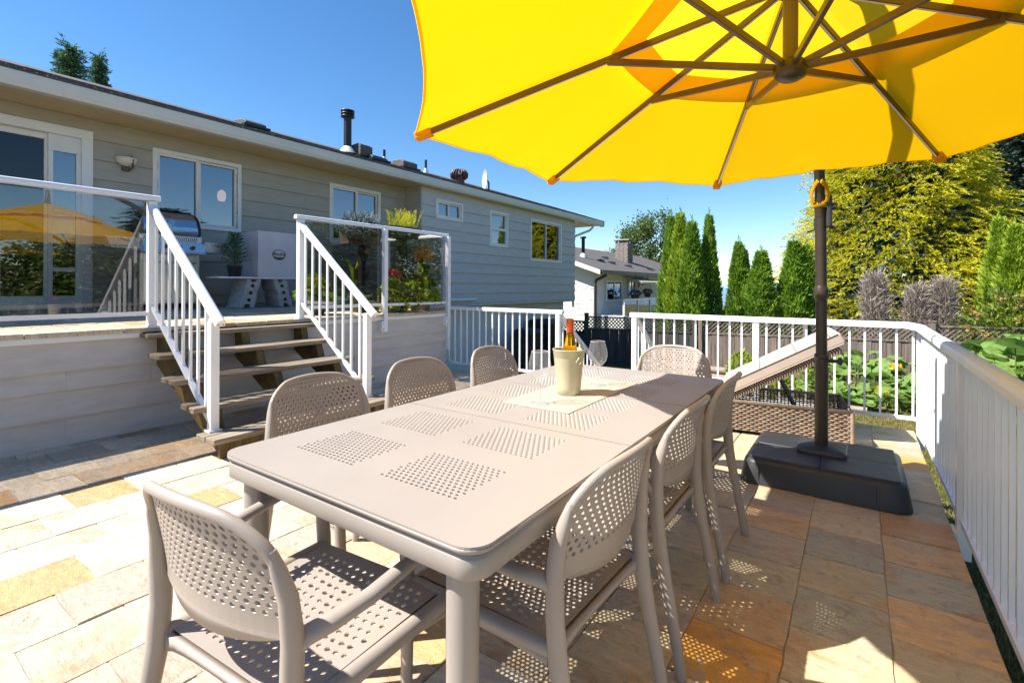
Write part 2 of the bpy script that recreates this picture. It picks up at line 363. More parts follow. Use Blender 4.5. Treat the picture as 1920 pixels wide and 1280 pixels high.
def quads(name, V, mat, smooth=False, parent=None):
    """V: (N,4,3) numpy quads -> one mesh object"""
    V = np.asarray(V, dtype=np.float64); n = len(V); off = base_of(parent)
    V = V.reshape(-1,3) - np.array(off)
    me = bpy.data.meshes.new(name); me.vertices.add(4*n); me.vertices.foreach_set('co', V.ravel())
    me.loops.add(4*n); me.loops.foreach_set('vertex_index', np.arange(4*n)); me.polygons.add(n)
    me.polygons.foreach_set('loop_start', np.arange(0,4*n,4))
    me.update(calc_edges=True); me.materials.append(MATS[mat]); 
    return link(name, me, parent)
def unit(a): return a/np.maximum(np.linalg.norm(a, axis=-1, keepdims=True), 1e-9)
def blades(P, D, L, W, curl=0.0):
    """leaf quads (rhombus) rooted at P pointing along D"""
    P = np.asarray(P); D = unit(np.asarray(D)); n = len(P); L = np.broadcast_to(L,(n,))[:,None]; W = np.broadcast_to(W,(n,))[:,None]
    a = unit(np.cross(D, unit(rng.normal(size=(n,3))))); nn = np.cross(D, a)
    mid = P + D*L*0.45 + nn*L*curl
    return np.stack([P, mid + a*W*0.5, P + D*L, mid - a*W*0.5], axis=1)

# ================================================================== SETTING
GZ = -1.0                                   # lawn level, a metre below the patio
def struct(o): o['kind'] = 'structure'; return o
# lawn sheet reaching out and falling away towards the water
mb = MB()
xs = [-900,-200,-60,-20,0,20,60,200,900]; ys = [-200,-40,-10,10,30,60,160,420,900]
def gz(x, y): 
    d_ = max(0, y-62); return GZ - 0.12*d_ if d_ < 400 else GZ-48
idx = {}
for i, x in enumerate(xs):
    for j, y in enumerate(ys): idx[i,j] = len(mb.v); mb.v.append((x, y, gz(x,y)))
for i in range(len(xs)-1):
    for j in range(len(ys)-1): mb.f.append((idx[i,j], idx[i+1,j], idx[i+1,j+1], idx[i,j+1])); mb.sm.append(False)
struct(mb.build('lawn', 'lawn_ground'))
struct(MB().add([(-30000,300,-40),(30000,300,-40),(30000,30000,-40),(-30000,30000,-40)], [(0,1,2,3)]).build('water', 'sea'))
mb = MB(); hv = []; n = 60
for i in range(n+1):
    x = -16000 + 32000*i/n; h = 120 + 90*math.sin(i*0.7) + 60*math.sin(i*1.9+1)
    hv += [(x, 15000, -45), (x, 15600, h), (x, 19000, -45)]
mb.add(hv, [f for i in range(n) for f in ((3*i,3*i+3,3*i+4,3*i+1),(3*i+1,3*i+4,3*i+5,3*i+2))], True)
struct(mb.build('hills', 'far_hill'))

# ------------------------------------------------------------------ patio: base slab and 12 inch slate tiles
PX1, PY1 = 0.413, 5.62
patio = struct(MB().box(-7.9, PX1-0.012, -6, PY1-0.01, GZ-0.02, -0.034).build('patio', 'concrete'))
COLX = [0.413-0.3085*k for k in range(14)] + [-3.96,-4.27,-4.62,-4.93,-5.14]
T = 0.3053; PITS = []
tile_meshes = []
for vnum in range(6):
    bm = bmesh.new(); w = 0.5
    j = lambda s_: random.uniform(-s_, s_)
    pts = []
    for (ax, ay, bx, by) in ((-w,-w,w,-w),(w,-w,w,w),(w,w,-w,w),(-w,w,-w,-w)):
        for k in range(4):
            f = k/4; e = 0.005 if k == 0 else 0.009
            pts.append((ax+(bx-ax)*f + j(e), ay+(by-ay)*f + j(e)))
    top = [bm.verts.new((x*0.993, y*0.993, 0)) for x, y in pts]; mid = [bm.verts.new((x, y, -0.005+j(0.001))) for x, y in pts]; bot = [bm.verts.new((x, y, -0.030)) for x, y in pts]
    bm.faces.new(top)
    for A, B in ((mid, top), (bot, mid)):
        for k in range(16): bm.faces.new((A[k], A[(k+1)%16], B[(k+1)%16], B[k]))
    me = bpy.data.meshes.new('slate_tile'); bm.to_mesh(me); bm.free(); me.materials.append(MATS['slate']); tile_meshes.append(me)
PAL = [((0.60,0.51,0.38),5),((0.55,0.47,0.36),5),((0.64,0.56,0.43),4),((0.46,0.40,0.31),3),((0.56,0.42,0.27),4),((0.50,0.31,0.15),2),((0.42,0.38,0.32),2),((0.62,0.50,0.36),3)]
PALR = [((0.52,0.44,0.26),5),((0.62,0.49,0.29),5),((0.60,0.40,0.19),3),((0.66,0.33,0.06),1),((0.42,0.395,0.28),4),((0.53,0.42,0.28),4),((0.68,0.55,0.33),4),((0.55,0.32,0.13),1.5),((0.46,0.38,0.25),3)]  # stone tones for the right side, canopy bounce light warmed into them
def pick(p): 
    r_ = random.uniform(0, sum(w for _, w in p))
    for c, w in p:
        r_ -= w
        if r_ <= 0: return c
    return p[0][0]
def proj(p):
    q = Vector(p)-Vector((0,0,EYE)); z = q.dot(fw)
    return (960+F_PX*q.dot(rt)/z, HZ-F_PX*q.dot(up)/z, z) if z > 0.05 else (-9e9, -9e9, z)
tiles = []
for k in range(len(COLX)-1):
    x1, x0 = COLX[k], COLX[k+1]; ph = 0.12 if k % 2 == 0 else 0.285
    jj = -24
    while ph + jj*T < PY1:
        y0, y1 = ph+jj*T, min(ph+(jj+1)*T, PY1); jj += 1
        if y1-y0 < 0.05 or y1 < -3.2: continue
        tiles.append((x0, x1, y0, y1))
def tscore(t_):
    u, v, z = proj(((t_[0]+t_[1])/2, (t_[2]+t_[3])/2, 0)); return z if (-120 < u < 2040 and 500 < v < 1420 and z > 0) else 1e3 + abs(z)
tiles.sort(key=tscore)
for (x0, x1, y0, y1) in tiles[:298]:
    o = link('slate_tile', random.choice(tile_meshes), patio, ((x0+x1)/2, (y0+y1)/2, random.uniform(-0.0032, 0.0032)))
    g = 0.0045; o.scale = (x1-x0-g, y1-y0-g, 1); cx = (x0+x1)/2
    if random.random() < 0.5 and y1-y0 > 0.3: o.rotation_euler = (random.uniform(-.003,.003), random.uniform(-.003,.003), 0)
    pr = min(1, max(0, (cx+1.9)/1.2)); c = pick(PALR) if random.random() < pr else pick(PAL)
    jt = random.uniform(0.9, 1.1); o.color = (c[0]*jt, c[1]*jt, c[2]*jt, 1)
mb = MB()
for (x0, x1, y0, y1) in tiles[298:]: mb.box(x0+.004, x1-.004, y0+.004, y1-.004, -0.03, 0)
o = mb.build('slate_tile_field', 'slate_island', patio); o['kind'] = 'stuff'
struct(MB().box(-7.3, PX1-0.002, -6, PY1, -0.033, -0.0058).build('patio_mortar', 'mortar', patio)); 

# ------------------------------------------------------------------ lawn grass blades where it shows close by
pts = []
for (x0, x1, y0, y1, n) in ((0.42, 1.6, 1.2, 6.4, 26000), (-2.6, 2.6, 5.68, 11.4, 52000)):
    p = np.stack([rng.uniform(x0, x1, n), rng.uniform(y0, y1, n), np.full(n, GZ-0.005)], 1); pts.append(p)
p = np.concatenate(pts); d = np.stack([rng.normal(0,.5,len(p)), rng.normal(0,.5,len(p)), np.ones(len(p))], 1)
g = quads('grass', blades(p, d, rng.uniform(.03,.075,len(p)), .009), 'grass_blade')
tag(g, 'dry summer lawn grass beyond the white railing', 'grass', None, 'stuff')

# ================================================================== HOUSE
house = thing('house', 'long grey and taupe clapboard house with white framed windows', 'house', (-9, 4, 0))
WX, BX = -8.0, -7.53; SOF = 3.355
def wall_board(mb, plane, y0, y1, z0, z1, full0, full1):
    """tapered clapboard: thick at its bottom edge, thin at the top"""
    def th(z): f = (z-full0)/(full1-full0); return 0.028*(1-f) + 0.005*f
    a, b = th(z0), th(z1); x = plane-0.02
    mb.add([(x,y0,z0),(plane+a-0.005,y0,z0),(plane+a-0.005,y1,z0),(x,y1,z0),(x,y0,z1),(plane+b-0.005,y0,z1),(plane+b-0.005,y1,z1),(x,y1,z1)],
           [(0,3,2,1),(4,5,6,7),(0,1,5,4),(1,2,6,5),(2,3,7,6),(3,0,4,7)])
def siding(wall, plane, y0, y1, zs, ops, mat, joints=()):
    for z0, z1 in zip(zs[:-1], zs[1:]):
        cuts = sorted({y0, y1} | {y for o in ops for y in (o[0], o[1]) if y0 < y < y1 and o[2] < z1 and o[3] > z0} | {j for j, zz in joints if z0 <= zz < z1})
        for a, b in zip(cuts[:-1], cuts[1:]):
            segs = [(z0, z1)]
            for (oa, ob, oc, od) in ops:
                if oa < b-1e-4 and ob > a+1e-4:
                    ns = []
                    for s0, s1 in segs:
                        if oc > s0: ns.append((s0, min(s1, oc)))
                        if od < s1: ns.append((max(s0, od), s1))
                        
                    segs = [x for x in ns if x[1]-x[0] > 0.004]
            g = 0.0012 if any(abs(a-j) < 1e-6 for j, _ in joints) else 0
            for s0, s1 in segs:
                mb = MB(); wall_board(mb, plane, a+g, b, s0, s1-0.001, z0, z1); mb.build('siding_board', mat, wall)
def z_list(top, bottom, step, first):
    z = [top]; c = first
    while c > bottom + 0.03: z.append(c); c -= step
    z.append(bottom); return z[::-1]
# openings: y0,y1,z0,z1 (outer edge of trim less the trim overlap)
OPL = [(-0.587,2.059,0.951,3.137),(2.837,3.915,2.145,3.084),(5.632,6.688,2.113,3.084)]
OPB = [(7.936,8.725,2.775,3.095),(9.856,10.539,2.305,3.095),(11.733,13.387,2.017,3.105)]
wl = MB()
def wall_sheet(x, y0, y1, z0, z1, ops, thick=0.1):
    m_ = MB(); ys_ = sorted({y0,y1}|{v for o in ops for v in o[:2]}); zs_ = sorted({z0,z1}|{v for o in ops for v in o[2:]})
    for a, b in zip(ys_[:-1], ys_[1:]):
        for c, d_ in zip(zs_[:-1], zs_[1:]):
            if not any(o[0] <= a+1e-6 and b <= o[1]+1e-6 and o[2] <= c+1e-6 and d_ <= o[3]+1e-6 for o in ops): m_.box(x-thick, x, a, b, c, d_)
    return m_
wallL = wall_sheet(WX-0.021, -3.5, 7.445, -1.0, SOF, OPL).build('wall', 'siding_taupe', house)
siding(wallL, WX, -3.5, 7.425, z_list(SOF-.002, 0.97, 0.2485, 3.10), OPL, 'siding_taupe', [(5.07,2.7),(4.5,1.5),(2.5,1.2),(4.3,2.3)])
wallB = wall_sheet(BX-0.021, 7.485, 14.35, 0.79, SOF, OPB).build('wall', 'siding_grey', house)
siding(wallB, BX, 7.461, 14.36, z_list(SOF-.002, 0.785, 0.2368, 2.977), OPB, 'siding_grey', [(10.2,1.4),(9.3,1.8),(11.4,1.1),(12.4,1.6)])
MB().box(WX-0.019, BX+0.018, 7.427, 7.459, 0.9, SOF-.003).build('corner_board', 'siding_taupe', house)
MB().box(BX-0.5, BX-0.1, 14.36, 14.39, 0.79, SOF-.003).build('corner_board', 'siding_grey', house)
MB().box(BX-0.4, BX-0.03, 7.47, 14.34, 0.765, 0.788).build('floor_overhang', 'soffit_paint', house)
MB().box(-8.6, -7.8, 5.66, 14.10, -1.0, 0.764).build('basement_wall', 'stucco', house)
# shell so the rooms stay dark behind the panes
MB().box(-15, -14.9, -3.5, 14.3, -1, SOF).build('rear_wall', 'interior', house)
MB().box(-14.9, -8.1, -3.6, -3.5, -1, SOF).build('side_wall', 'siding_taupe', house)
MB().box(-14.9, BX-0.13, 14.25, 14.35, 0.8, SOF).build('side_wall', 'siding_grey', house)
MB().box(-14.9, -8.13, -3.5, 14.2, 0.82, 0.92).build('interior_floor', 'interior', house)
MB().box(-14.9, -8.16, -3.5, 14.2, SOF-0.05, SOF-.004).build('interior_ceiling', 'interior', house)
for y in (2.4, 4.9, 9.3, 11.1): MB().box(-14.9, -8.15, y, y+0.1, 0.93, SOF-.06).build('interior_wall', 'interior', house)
# soffit, gutter, roof
MB().box(-14.9, -7.43, -3.7, 15.9, SOF, SOF+0.03).build('soffit', 'soffit_paint', house)
gut = MB().prism([(-7.42,-3.8,3.352),(-7.31,-3.8,3.352),(-7.285,-3.8,3.40),(-7.275,-3.8,3.508),(-7.29,-3.8,3.514),(-7.305,-3.8,3.50),(-7.42,-3.8,3.50)], (0,19.85,0)).build('gutter', 'gutter_metal', house)
MB().box(-7.43,-7.27, 16.052, 16.067, 3.34, 3.515).build('gutter_end_cap', 'downpipe_brown', gut)
RZ0, RX0, SL = 3.527, -7.28, 0.333
def roof_z(x): return RZ0 + (RX0-x)*SL
mb = MB(); mb.prism([(RX0,-3.9,roof_z(RX0)),(-12.4,-3.9,roof_z(-12.4)),(-17.5,-3.9,roof_z(-12.4)-1.6),(-17.5,-3.9,roof_z(-12.4)-1.66),(-12.4,-3.9,roof_z(-12.4)-.05),(RX0,-3.9,roof_z(RX0)-.022)], (0,19.98,0))
roof = mb.build('roof', 'shingles', house)
# real shingle courses with uneven butt edges along the lower roof
for c in range(16):
    xx = RX0+0.012-c*0.14; mb = MB(); y = -3.9
    while y < 16.06:
        w = random.uniform(0.22,0.42); h = random.uniform(.006,.013); dx = random.uniform(0,.018)
        x0, x1 = xx-dx, xx-0.155
        mb.add([(x0,y,roof_z(x0)+.001),(x0,y+w-.006,roof_z(x0)+.001),(x1,y+w-.006,roof_z(x1)+.001),(x1,y,roof_z(x1)+.001),(x0,y,roof_z(x0)+h),(x0,y+w-.006,roof_z(x0)+h),(x1,y+w-.006,roof_z(x1)+.003),(x1,y,roof_z(x1)+.003)],
               [(3,2,1,0),(4,5,6,7),(0,1,5,4),(1,2,6,5),(2,3,7,6),(3,0,4,7)]); y += w
    o = mb.build('shingle_course', 'shingles', roof); o['kind'] = 'stuff'
MB().prism([(RX0,16.03,roof_z(RX0)-.03),(-12.4,16.03,roof_z(-12.4)-.06),(-12.4,16.03,roof_z(-12.4)-.26),(RX0,16.03,roof_z(RX0)-.17)], (0,0.03,0)).build('bargeboard', 'gutter_metal', house)
# downspout at far end
MB().tube([(-7.36,15.35,3.36),(-7.37,15.35,3.26),(-7.42,15.25,3.15),(-7.58,14.5,2.90),(-7.62,14.43,2.8),(-7.62,14.43,0.6)], 0.038, 8).build('downspout', 'gutter_metal', house)

def window(parent, x, y0, y1, z0, z1, vert=None, horiz=None, trim=0.055, sash=0.035, name='window', blind=False, back=False):
    """white framed window in a wall facing +X; vert / horiz = meeting rails (fractions)"""
    m_ = MB(); d0, d1 = x-0.06, x+0.032
    m_.box(d0,d1,y0,y1,z1-trim,z1); m_.box(d0,d1,y0,y1,z0,z0+trim); m_.box(d0,d1,y0,y0+trim,z0+trim,z1-trim); m_.box(d0,d1,y1-trim,y1,z0+trim,z1-trim)
    w = m_.build(name, 'white_trim', parent, 0.004)
    if back: MB().box(x-.075,x-.068,y0+trim,y1-trim,z0+trim,z1-trim).build('dark_backing','black_metal',w)  # black sheet painting the darkness of an unlit interior
    iy0, iy1, iz0, iz1 = y0+trim, y1-trim, z0+trim, z1-trim
    cells = []
    if vert: ym = iy0+(iy1-iy0)*vert; cells = [(iy0,ym,iz0,iz1,0.0),(ym,iy1,iz0,iz1,-0.018)]
    elif horiz: zm = iz0+(iz1-iz0)*horiz; cells = [(iy0,iy1,iz0,zm,0.0),(iy0,iy1,zm,iz1,-0.018)]
    else: cells = [(iy0,iy1,iz0,iz1,0.0)]
    for (a,b,c,d,dx) in cells:
        f = MB(); e0, e1 = x-0.05+dx, x+0.012+dx
        f.box(e0,e1,a,b,d-sash,d); f.box(e0,e1,a,b,c,c+sash); f.box(e0,e1,a,a+sash,c+sash,d-sash); f.box(e0,e1,b-sash,b,c+sash,d-sash)
        f.build('sash', 'white_trim', w, 0.003)
        MB().box(e0+.02,e0+.026,a+sash,b-sash,c+sash,d-sash).build('pane', 'window_glass', w)
        if blind: MB().box(e0-.06,e0-.055,a+.01,b-.01,c+.01,d-.01).build('blind', 'white_cushion', w)
    return w
window(house, WX, 2.773, 3.973, 2.081, 3.148, vert=0.49)
window(house, WX, 5.568, 6.752, 2.049, 3.148, vert=0.53)
window(house, BX, 7.883, 8.779, 2.721, 3.153, vert=0.48, blind=True)
window(house, BX, 9.803, 10.592, 2.252, 3.148, horiz=0.5, blind=True)
window(house, BX, 11.680, 13.440, 1.964, 3.159, vert=0.5, sash=0.03)
# sliding patio door
m_ = MB(); d0, d1 = WX-0.08, WX+0.035
DT0, DT1, DB0, DB1 = 3.079, 3.191, 0.956, 1.015
m_.box(d0,d1,-0.66,2.123,DT0,DT1); m_.box(d0,d1,2.011,2.123,DB0,DT0); m_.box(d0,d1,-0.66,-0.55,DB0,DT0); m_.box(d0,d1+.03,-0.55,2.011,DB0,DB1)
door = m_.build('sliding_door', 'white_trim', house, 0.005)
for (a, b, dx, fr) in ((1.707,2.013,-0.012,0.045), (-0.55,1.739,-0.055,0.06)):
    f = MB(); e0, e1 = WX-0.05+dx, WX+dx
    top = 0.20 if dx > -0.03 else 0.07
    f.box(e0,e1,a,b,DT0-top,DT0); f.box(e0,e1,a,b,DB1,DB1+.10); f.box(e0,e1,a,a+fr,DB1+.1,DT0-top); f.box(e0,e1,b-fr,b,DB1+.1,DT0-top)
    f.build('door_leaf', 'white_trim', door, 0.004)
    MB().box(e0+.02,e0+.026,a+fr,b-fr,DB1+.1,DT0-top).build('pane', 'window_glass' if dx > -.03 else 'screen_glass', door)
for z in (1.41, 2.12): MB().box(WX-0.062,WX-0.012,1.755,1.966,z,z+0.05).build('door_rail', 'white_trim', door, 0.003)
# pendant lamp in the kitchen
pl = thing('pendant_lamp', 'small glowing pendant lamp seen through the kitchen window', 'lamp', (-9.0,4.15,2.70))
MB().lathe([(0.0,.0),(0.05,.0),(0.068,.07),(0.06,.15),(0.02,.19),(0,.19)], (-9.0,4.15,2.70), 16).build('lamp_shade', 'lamp_glow', pl)
MB().tube([(-9.0,4.15,2.88),(-9.0,4.15,3.075)], 0.006, 6).build('cord', 'black_metal', pl)
# wall lamp
wlp = thing('wall_lamp', 'half bowl wall lamp between the sliding door and kitchen window', 'lamp', (WX,2.464,2.80))
MB().box(WX+.012,WX+.06,2.424,2.504,2.755,2.90).build('back_plate', 'clay_brown', wlp, .008)
mb = MB(); n=14; prof=[(0.0,2.82),(0.06,2.825),(0.105,2.86),(0.125,2.92)]
vs=[]; 
for r_, z_ in prof:
    for k in range(n+1): t_ = -math.pi/2+math.pi*k/n; vs.append((WX+.05+r_*math.cos(t_)*1.1, 2.464+r_*math.sin(t_), z_))
mb.add(vs, [(i*(n+1)+k, i*(n+1)+k+1, (i+1)*(n+1)+k+1, (i+1)*(n+1)+k) for i in range(3) for k in range(n)], True)
o = mb.build('lamp_bowl', 'white_cushion', wlp); sm = o.modifiers.new('s','SOLIDIFY'); sm.thickness = .006
MB().tube([(WX+.04,2.484,2.76),(WX+.12,2.514,2.80),(WX+.165,2.499,2.90),(WX+.17,2.484,2.945)], .012, 8).build('bracket', 'clay_brown', wlp)

# ------------------------------------------------------------------ roof furniture
def roof_base(u, v, x):
    p = on_x(u, v, x); p.z = roof_z(x); return p
def pipe(u, vtop, x, r_, label, h=None, cap=False, mat='black_metal'):
    pt = on_x(u, vtop, x); z0 = roof_z(x)-.03
    t_ = thing('vent_pipe', label, 'vent pipe', (x, pt.y, z0), None)
    MB().lathe([(r_,-.0),(r_,pt.z-z0-(0.16 if cap else 0))], (x,pt.y,z0), 18, True).build('stack', mat, t_)
    MB().lathe([(r_*2.4,.0),(r_*1.9,.07),(r_*1.25,.14),(r_*1.05,.16)], (x,pt.y,z0), 18).build('flashing', 'gutter_metal', t_)
    if cap:
        c = MB(); h0 = pt.z-z0-.17
        for k in range(3): c.lathe([(r_*1.05,h0+k*.06),(r_*1.75,h0+k*.06+.012),(r_*1.75,h0+k*.06+.035),(r_*1.05,h0+k*.06+.05)], (x,pt.y,z0), 18, True)
        c.build('cap', mat, t_)
    return t_
pipe(652, 207, -9.3, 0.085, 'tall dark flue pipe with ringed cap on the roof', cap=True)
pipe(720.5, 281, -9.3, 0.032, 'thin dark vent pipe beside the boxy roof vents')
pipe(798.5, 300, -9.3, 0.032, 'thin dark vent pipe between box vent and turbine')
def boxvent(u0, u1, vtop, x, label, tilt=0.0, h=0.14):
    a = on_x(u0, vtop, x); b = on_x(u1, vtop, x); z0 = roof_z(x); w = b.y-a.y
    t_ = thing('roof_vent', label, 'roof vent', (x, (a.y+b.y)/2, z0))
    y0, y1 = a.y, b.y
    MB().prism([(x-.2,y0,roof_z(x-.2)-.02),(x+.2,y0,roof_z(x+.2)-.02),(x+.2,y0,roof_z(x+.2)+h),(x+.1,y0,roof_z(x+.1)+h+.02),(x-.2,y0,roof_z(x-.2)+h*.6)], (0,w,0)).build('hood', 'clay_brown', t_, .01)
    MB().box(x-.24,x+.26,y0-.05,y1+.05,z0-.06,z0-.02).build('flange', 'black_metal', t_)
boxvent(450, 489, 227, -9.2, 'low flat brown roof vent left of the tall flue', h=.10)
boxvent(665, 688, 278, -9.2, 'hooded brown roof vent right beside the tall flue', h=.26)
boxvent(688, 716, 291, -9.0, 'flat brown roof vent between hooded vent and thin pipe', h=.09)
boxvent(746, 772, 305, -9.1, 'slanted brown roof vent between the two thin pipes', h=.17)
p = on_x(861, 318, -9.1); z0 = roof_z(-9.1)-.03
tv = thing('turbine_vent', 'reddish ribbed turbine vent on the roof', 'roof vent', (-9.1, p.y, z0))
MB().lathe([(0.15,0),(0.15,p.z-z0-.26)], (-9.1,p.y,z0), 20, True).build('collar', 'turbine_red', tv)
zz = p.z-.27
for k in range(18):
    t_ = 2*math.pi*k/18
    path = [(-9.1+math.cos(t_+.5*f)*r_, p.y+math.sin(t_+.5*f)*r_, zz+h_) for f, r_, h_ in ((0,.15,0),(.15,.20,.06),(.3,.21,.13),(.5,.17,.21),(.7,.06,.265))]
    MB().tube(path, [.012,.022,.024,.02,.01], 5, True, 2.2).build('fin', 'turbine_red', tv)
p = on_x(912, 325, -9.1); z0 = roof_z(-9.1)
dsh = thing('satellite_dish', 'small satellite dish seen edge on near the roof end', 'dish', (-9.1,p.y,z0))
MB().tube([(-9.1,p.y+.12,z0-.02),(-9.1,p.y+.12,z0+.2),(-9.1,p.y+.05,z0+.28)], .025, 8).build('mast', 'black_metal', dsh)
o = MB().lathe([(0.0,.0),(0.14,.012),(0.24,.045),(0.30,.075)], (0,0,0), 22).build('reflector', 'gutter_metal', dsh, local=True); o.rotation_euler = (R(90),0,R(-38)); o.location = (0,0.03,.30)

# ================================================================== RAISED DECK
DX, DZF, DZB = -5.09, 0.885, 0.955           # front face, floor height at the edge and at the house
def dz(x): return DZF + (DZB-DZF)*(DX-x)/(DX-WX)
deck = thing('raised_deck', 'raised deck with grey clapboard skirt and slate top beside the house', 'deck', (-6.2,2,0))
skw = MB().box(DX-0.12, DX-0.021, -3.4, 5.56, -0.03, 0.83).build('skirt_wall', 'siding_skirt', deck)
siding(skw, DX, -3.4, 5.56, [0.0,0.215,0.43,0.585,0.835], [], 'siding_skirt', [(1.19,0.1),(1.19,0.5),(1.76,0.5),(3.3,0.3),(4.6,0.1),(-0.4,0.3),(2.7,0.5)])
MB().box(DX-0.01, DX+0.017, -3.4, 5.57, 0.572, 0.60).build('drip_lip', 'siding_skirt', deck)
for (a, b) in ((-3.4,1.69),(3.30,5.58)): MB().box(DX-0.015, DX+0.028, a, b, 0.805, 0.852).build('fascia_trim', 'white_trim', deck, .003)
MB().box(-7.95, DX-0.02, 5.46, 5.58, -0.03, 0.84).build('end_wall', 'siding_skirt', deck)
MB().prism([(DX-.03,-3.4,DZF-.045),(WX+.03,-3.4,DZB-.035),(WX+.03,-3.4,DZB-.3),(DX-.03,-3.4,.80)], (0,8.95,0)).build('substructure', 'concrete', deck)
yy = -3.3; row = 0
for r_ in range(6):
    x1 = DX+0.045-r_*.3085 - (0 if r_ == 0 else .0); x0 = x1-.305; y = -1.8 + (.15 if r_ % 2 else 0)
    while y < 5.5:
        y2 = min(y+.303, 5.56)
        o = link('slate_tile', random.choice(tile_meshes), deck); b = base_of(deck); xm = (x0+x1)/2
        o.location = Vector((xm, (y+y2)/2, dz(xm)+random.uniform(-.002,.004))) - b; o.scale = (x1-x0-.006, y2-y-.006, 1.0 if r_ else 1.2)
        o.rotation_euler = (0, math.atan((DZB-DZF)/(DX-WX)), 0)
        c = pick(PAL); jt = random.uniform(.9,1.1); o.color = (c[0]*jt,c[1]*jt,c[2]*jt,1); y += T
MB().prism([(DX-1.8,-3.4,dz(DX-1.8)-.03),(WX+.02,-3.4,DZB-.03),(WX+.02,-3.4,DZB),(DX-1.8,-3.4,dz(DX-1.8))], (0,8.95,0)).build('floor', 'concrete', deck)

# ------------------------------------------------------------------ wooden stairs
st = thing('wooden_stairs', 'weathered open wooden stairs up to the raised deck', 'stairs', (-4.5,2.5,0))
TR = [(-5.19,0.838),(-4.915,0.68),(-4.61,0.51),(-4.29,0.34),(-3.985,0.165)]      # rear x, top z
YL, YR = 1.67, 3.33
for i, (x0, z) in enumerate(TR):
    tr_ = None
    for k in range(2):
        a = x0 + k*0.14; mb = MB().box(a+.002, a+.136, YL+random.uniform(-.012,.012), YR+random.uniform(-.015,.015), z-.040+random.uniform(-.002,.002), z+random.uniform(-.002,.002))
        if tr_ is None: tr_ = mb.build('tread', 'tread_wood', st, .006)
        else: mb.build('plank', 'tread_wood', tr_, .006)
for y in (1.80, 2.47, 3.10):
    poly = []                                                    # saw-tooth stringer
    for i, (x0, z) in enumerate(TR):
        zt = z-.042
        poly += [(x0+.005, y, zt), (x0+.245, y, zt)]
    low = [(TR[-1][0]+.245, y, 0.0), (TR[-1][0]+.02, y, 0.0), (-5.075, y, 0.55), (-5.075, y, TR[0][1]-.042)]
    up_ = [p for p in poly if p[0] > -5.07]; up_ = [(-5.07, y, TR[0][1]-.042)] + up_
    MB().prism([ (p[0],p[1],p[2]) for p in up_ + low[:3]], (0,.075,0)).build('stringer', 'stringer_wood', st, .004)
MB().box(-3.80,-3.76,YL+.06,YR-.06,0.001,0.118).build('kick_board', 'stringer_wood', st, .004)

# ------------------------------------------------------------------ railings
PW = 0.056
def rail_box(mb, p, q, w, h): mb.beam(p, q, w, h)
def top_rail(p, q, parent, name='top_rail', w=0.062, h=0.045, mat='white_paint'):
    """flat-bottomed rail with a softly rounded top"""
    p = Vector(p); q = Vector(q); d_ = (q-p).normalized(); s = d_.cross(Vector((0,0,1))).normalized(); u = s.cross(d_).normalized()
    sec = [(-.5,-.5),(.5,-.5),(.5,.05),(.40,.33),(.2,.47),(0,.5),(-.2,.47),(-.40,.33),(-.5,.05)]
    n = len(sec); vs = [c + s*(a*w) + u*(b*h) for c in (p, q) for a, b in sec]
    fs = [tuple(range(n))[::-1], tuple(range(n,2*n))] + [(i,(i+1)%n,n+(i+1)%n,n+i) for i in range(n)]
    return MB().add(vs, fs).build(name, mat, parent)
def post(x, y, z0, z1, parent, w=PW, mat='white_paint', name='post'): return MB().box(x-w/2,x+w/2,y-w/2,y+w/2,z0,z1).build(name, mat, parent, .004)
def baluster(x, y, z0, z1, parent, w=0.0175): return MB().box(x-w/2,x+w/2,y-w/2,y+w/2,z0,z1).build('baluster', 'white_paint', parent)
# stair railings
def stair_rail(y, label):
    t_ = thing('stair_railing', label, 'railing', (-4.5,y,0.16))
    xt, xb = -5.10, -3.955
    post(xt, y, dz(xt)+.002, 1.985, t_, .064); post(xb, y, 0.168, 0.985, t_, .062)
    MB().box(xt-.05,xt+.05,y-.045,y+.045,dz(xt)-.002,dz(xt)+.012).build('base_plate','white_paint',t_); MB().box(xb-.045,xb+.045,y-.045,y+.045,.166,.178).build('base_plate','white_paint',t_)
    A = Vector((xt+.02,y,1.935)); B = Vector((xb+.115,y,0.975)); top_rail(A, B, t_, 'handrail', .066, .058)
    sl_ = (B.z-A.z)/(B.x-A.x)
    C0 = Vector((xt+.03,y,1.065)); C1 = Vector((xb-.02,y,1.065+sl_*(xb-.05-xt)))
    MB().beam(C0, C1, .036, .03).build('bottom_rail', 'white_paint', t_)
    for sx in (-.035,.035):
        for xx, zz in ((xt, dz(xt)+.012),(xb, .178)): MB().lathe([(.006,0),(.005,.003),(0,.0035)], (xx+sx,y-.036,zz), 8).build('screw','screw',t_)
    for sx in (-.016,.016): MB().tube([(B.x-.004,y+sx,B.z-.012),(B.x+.004,y+sx,B.z-.014)], .005, 8).build('screw','screw',t_)
    n = 8
    for k in range(n):
        x = xt + (xb-xt)*(k+.75)/(n+.6); baluster(x, y, C0.z+sl_*(x-C0.x)+.012, A.z+sl_*(x-A.x)-.02, t_, .019)
    return t_
stair_rail(1.77, 'white stair railing on the left side of the wooden stairs')
stair_rail(3.19, 'white stair railing on the right side of the wooden stairs')
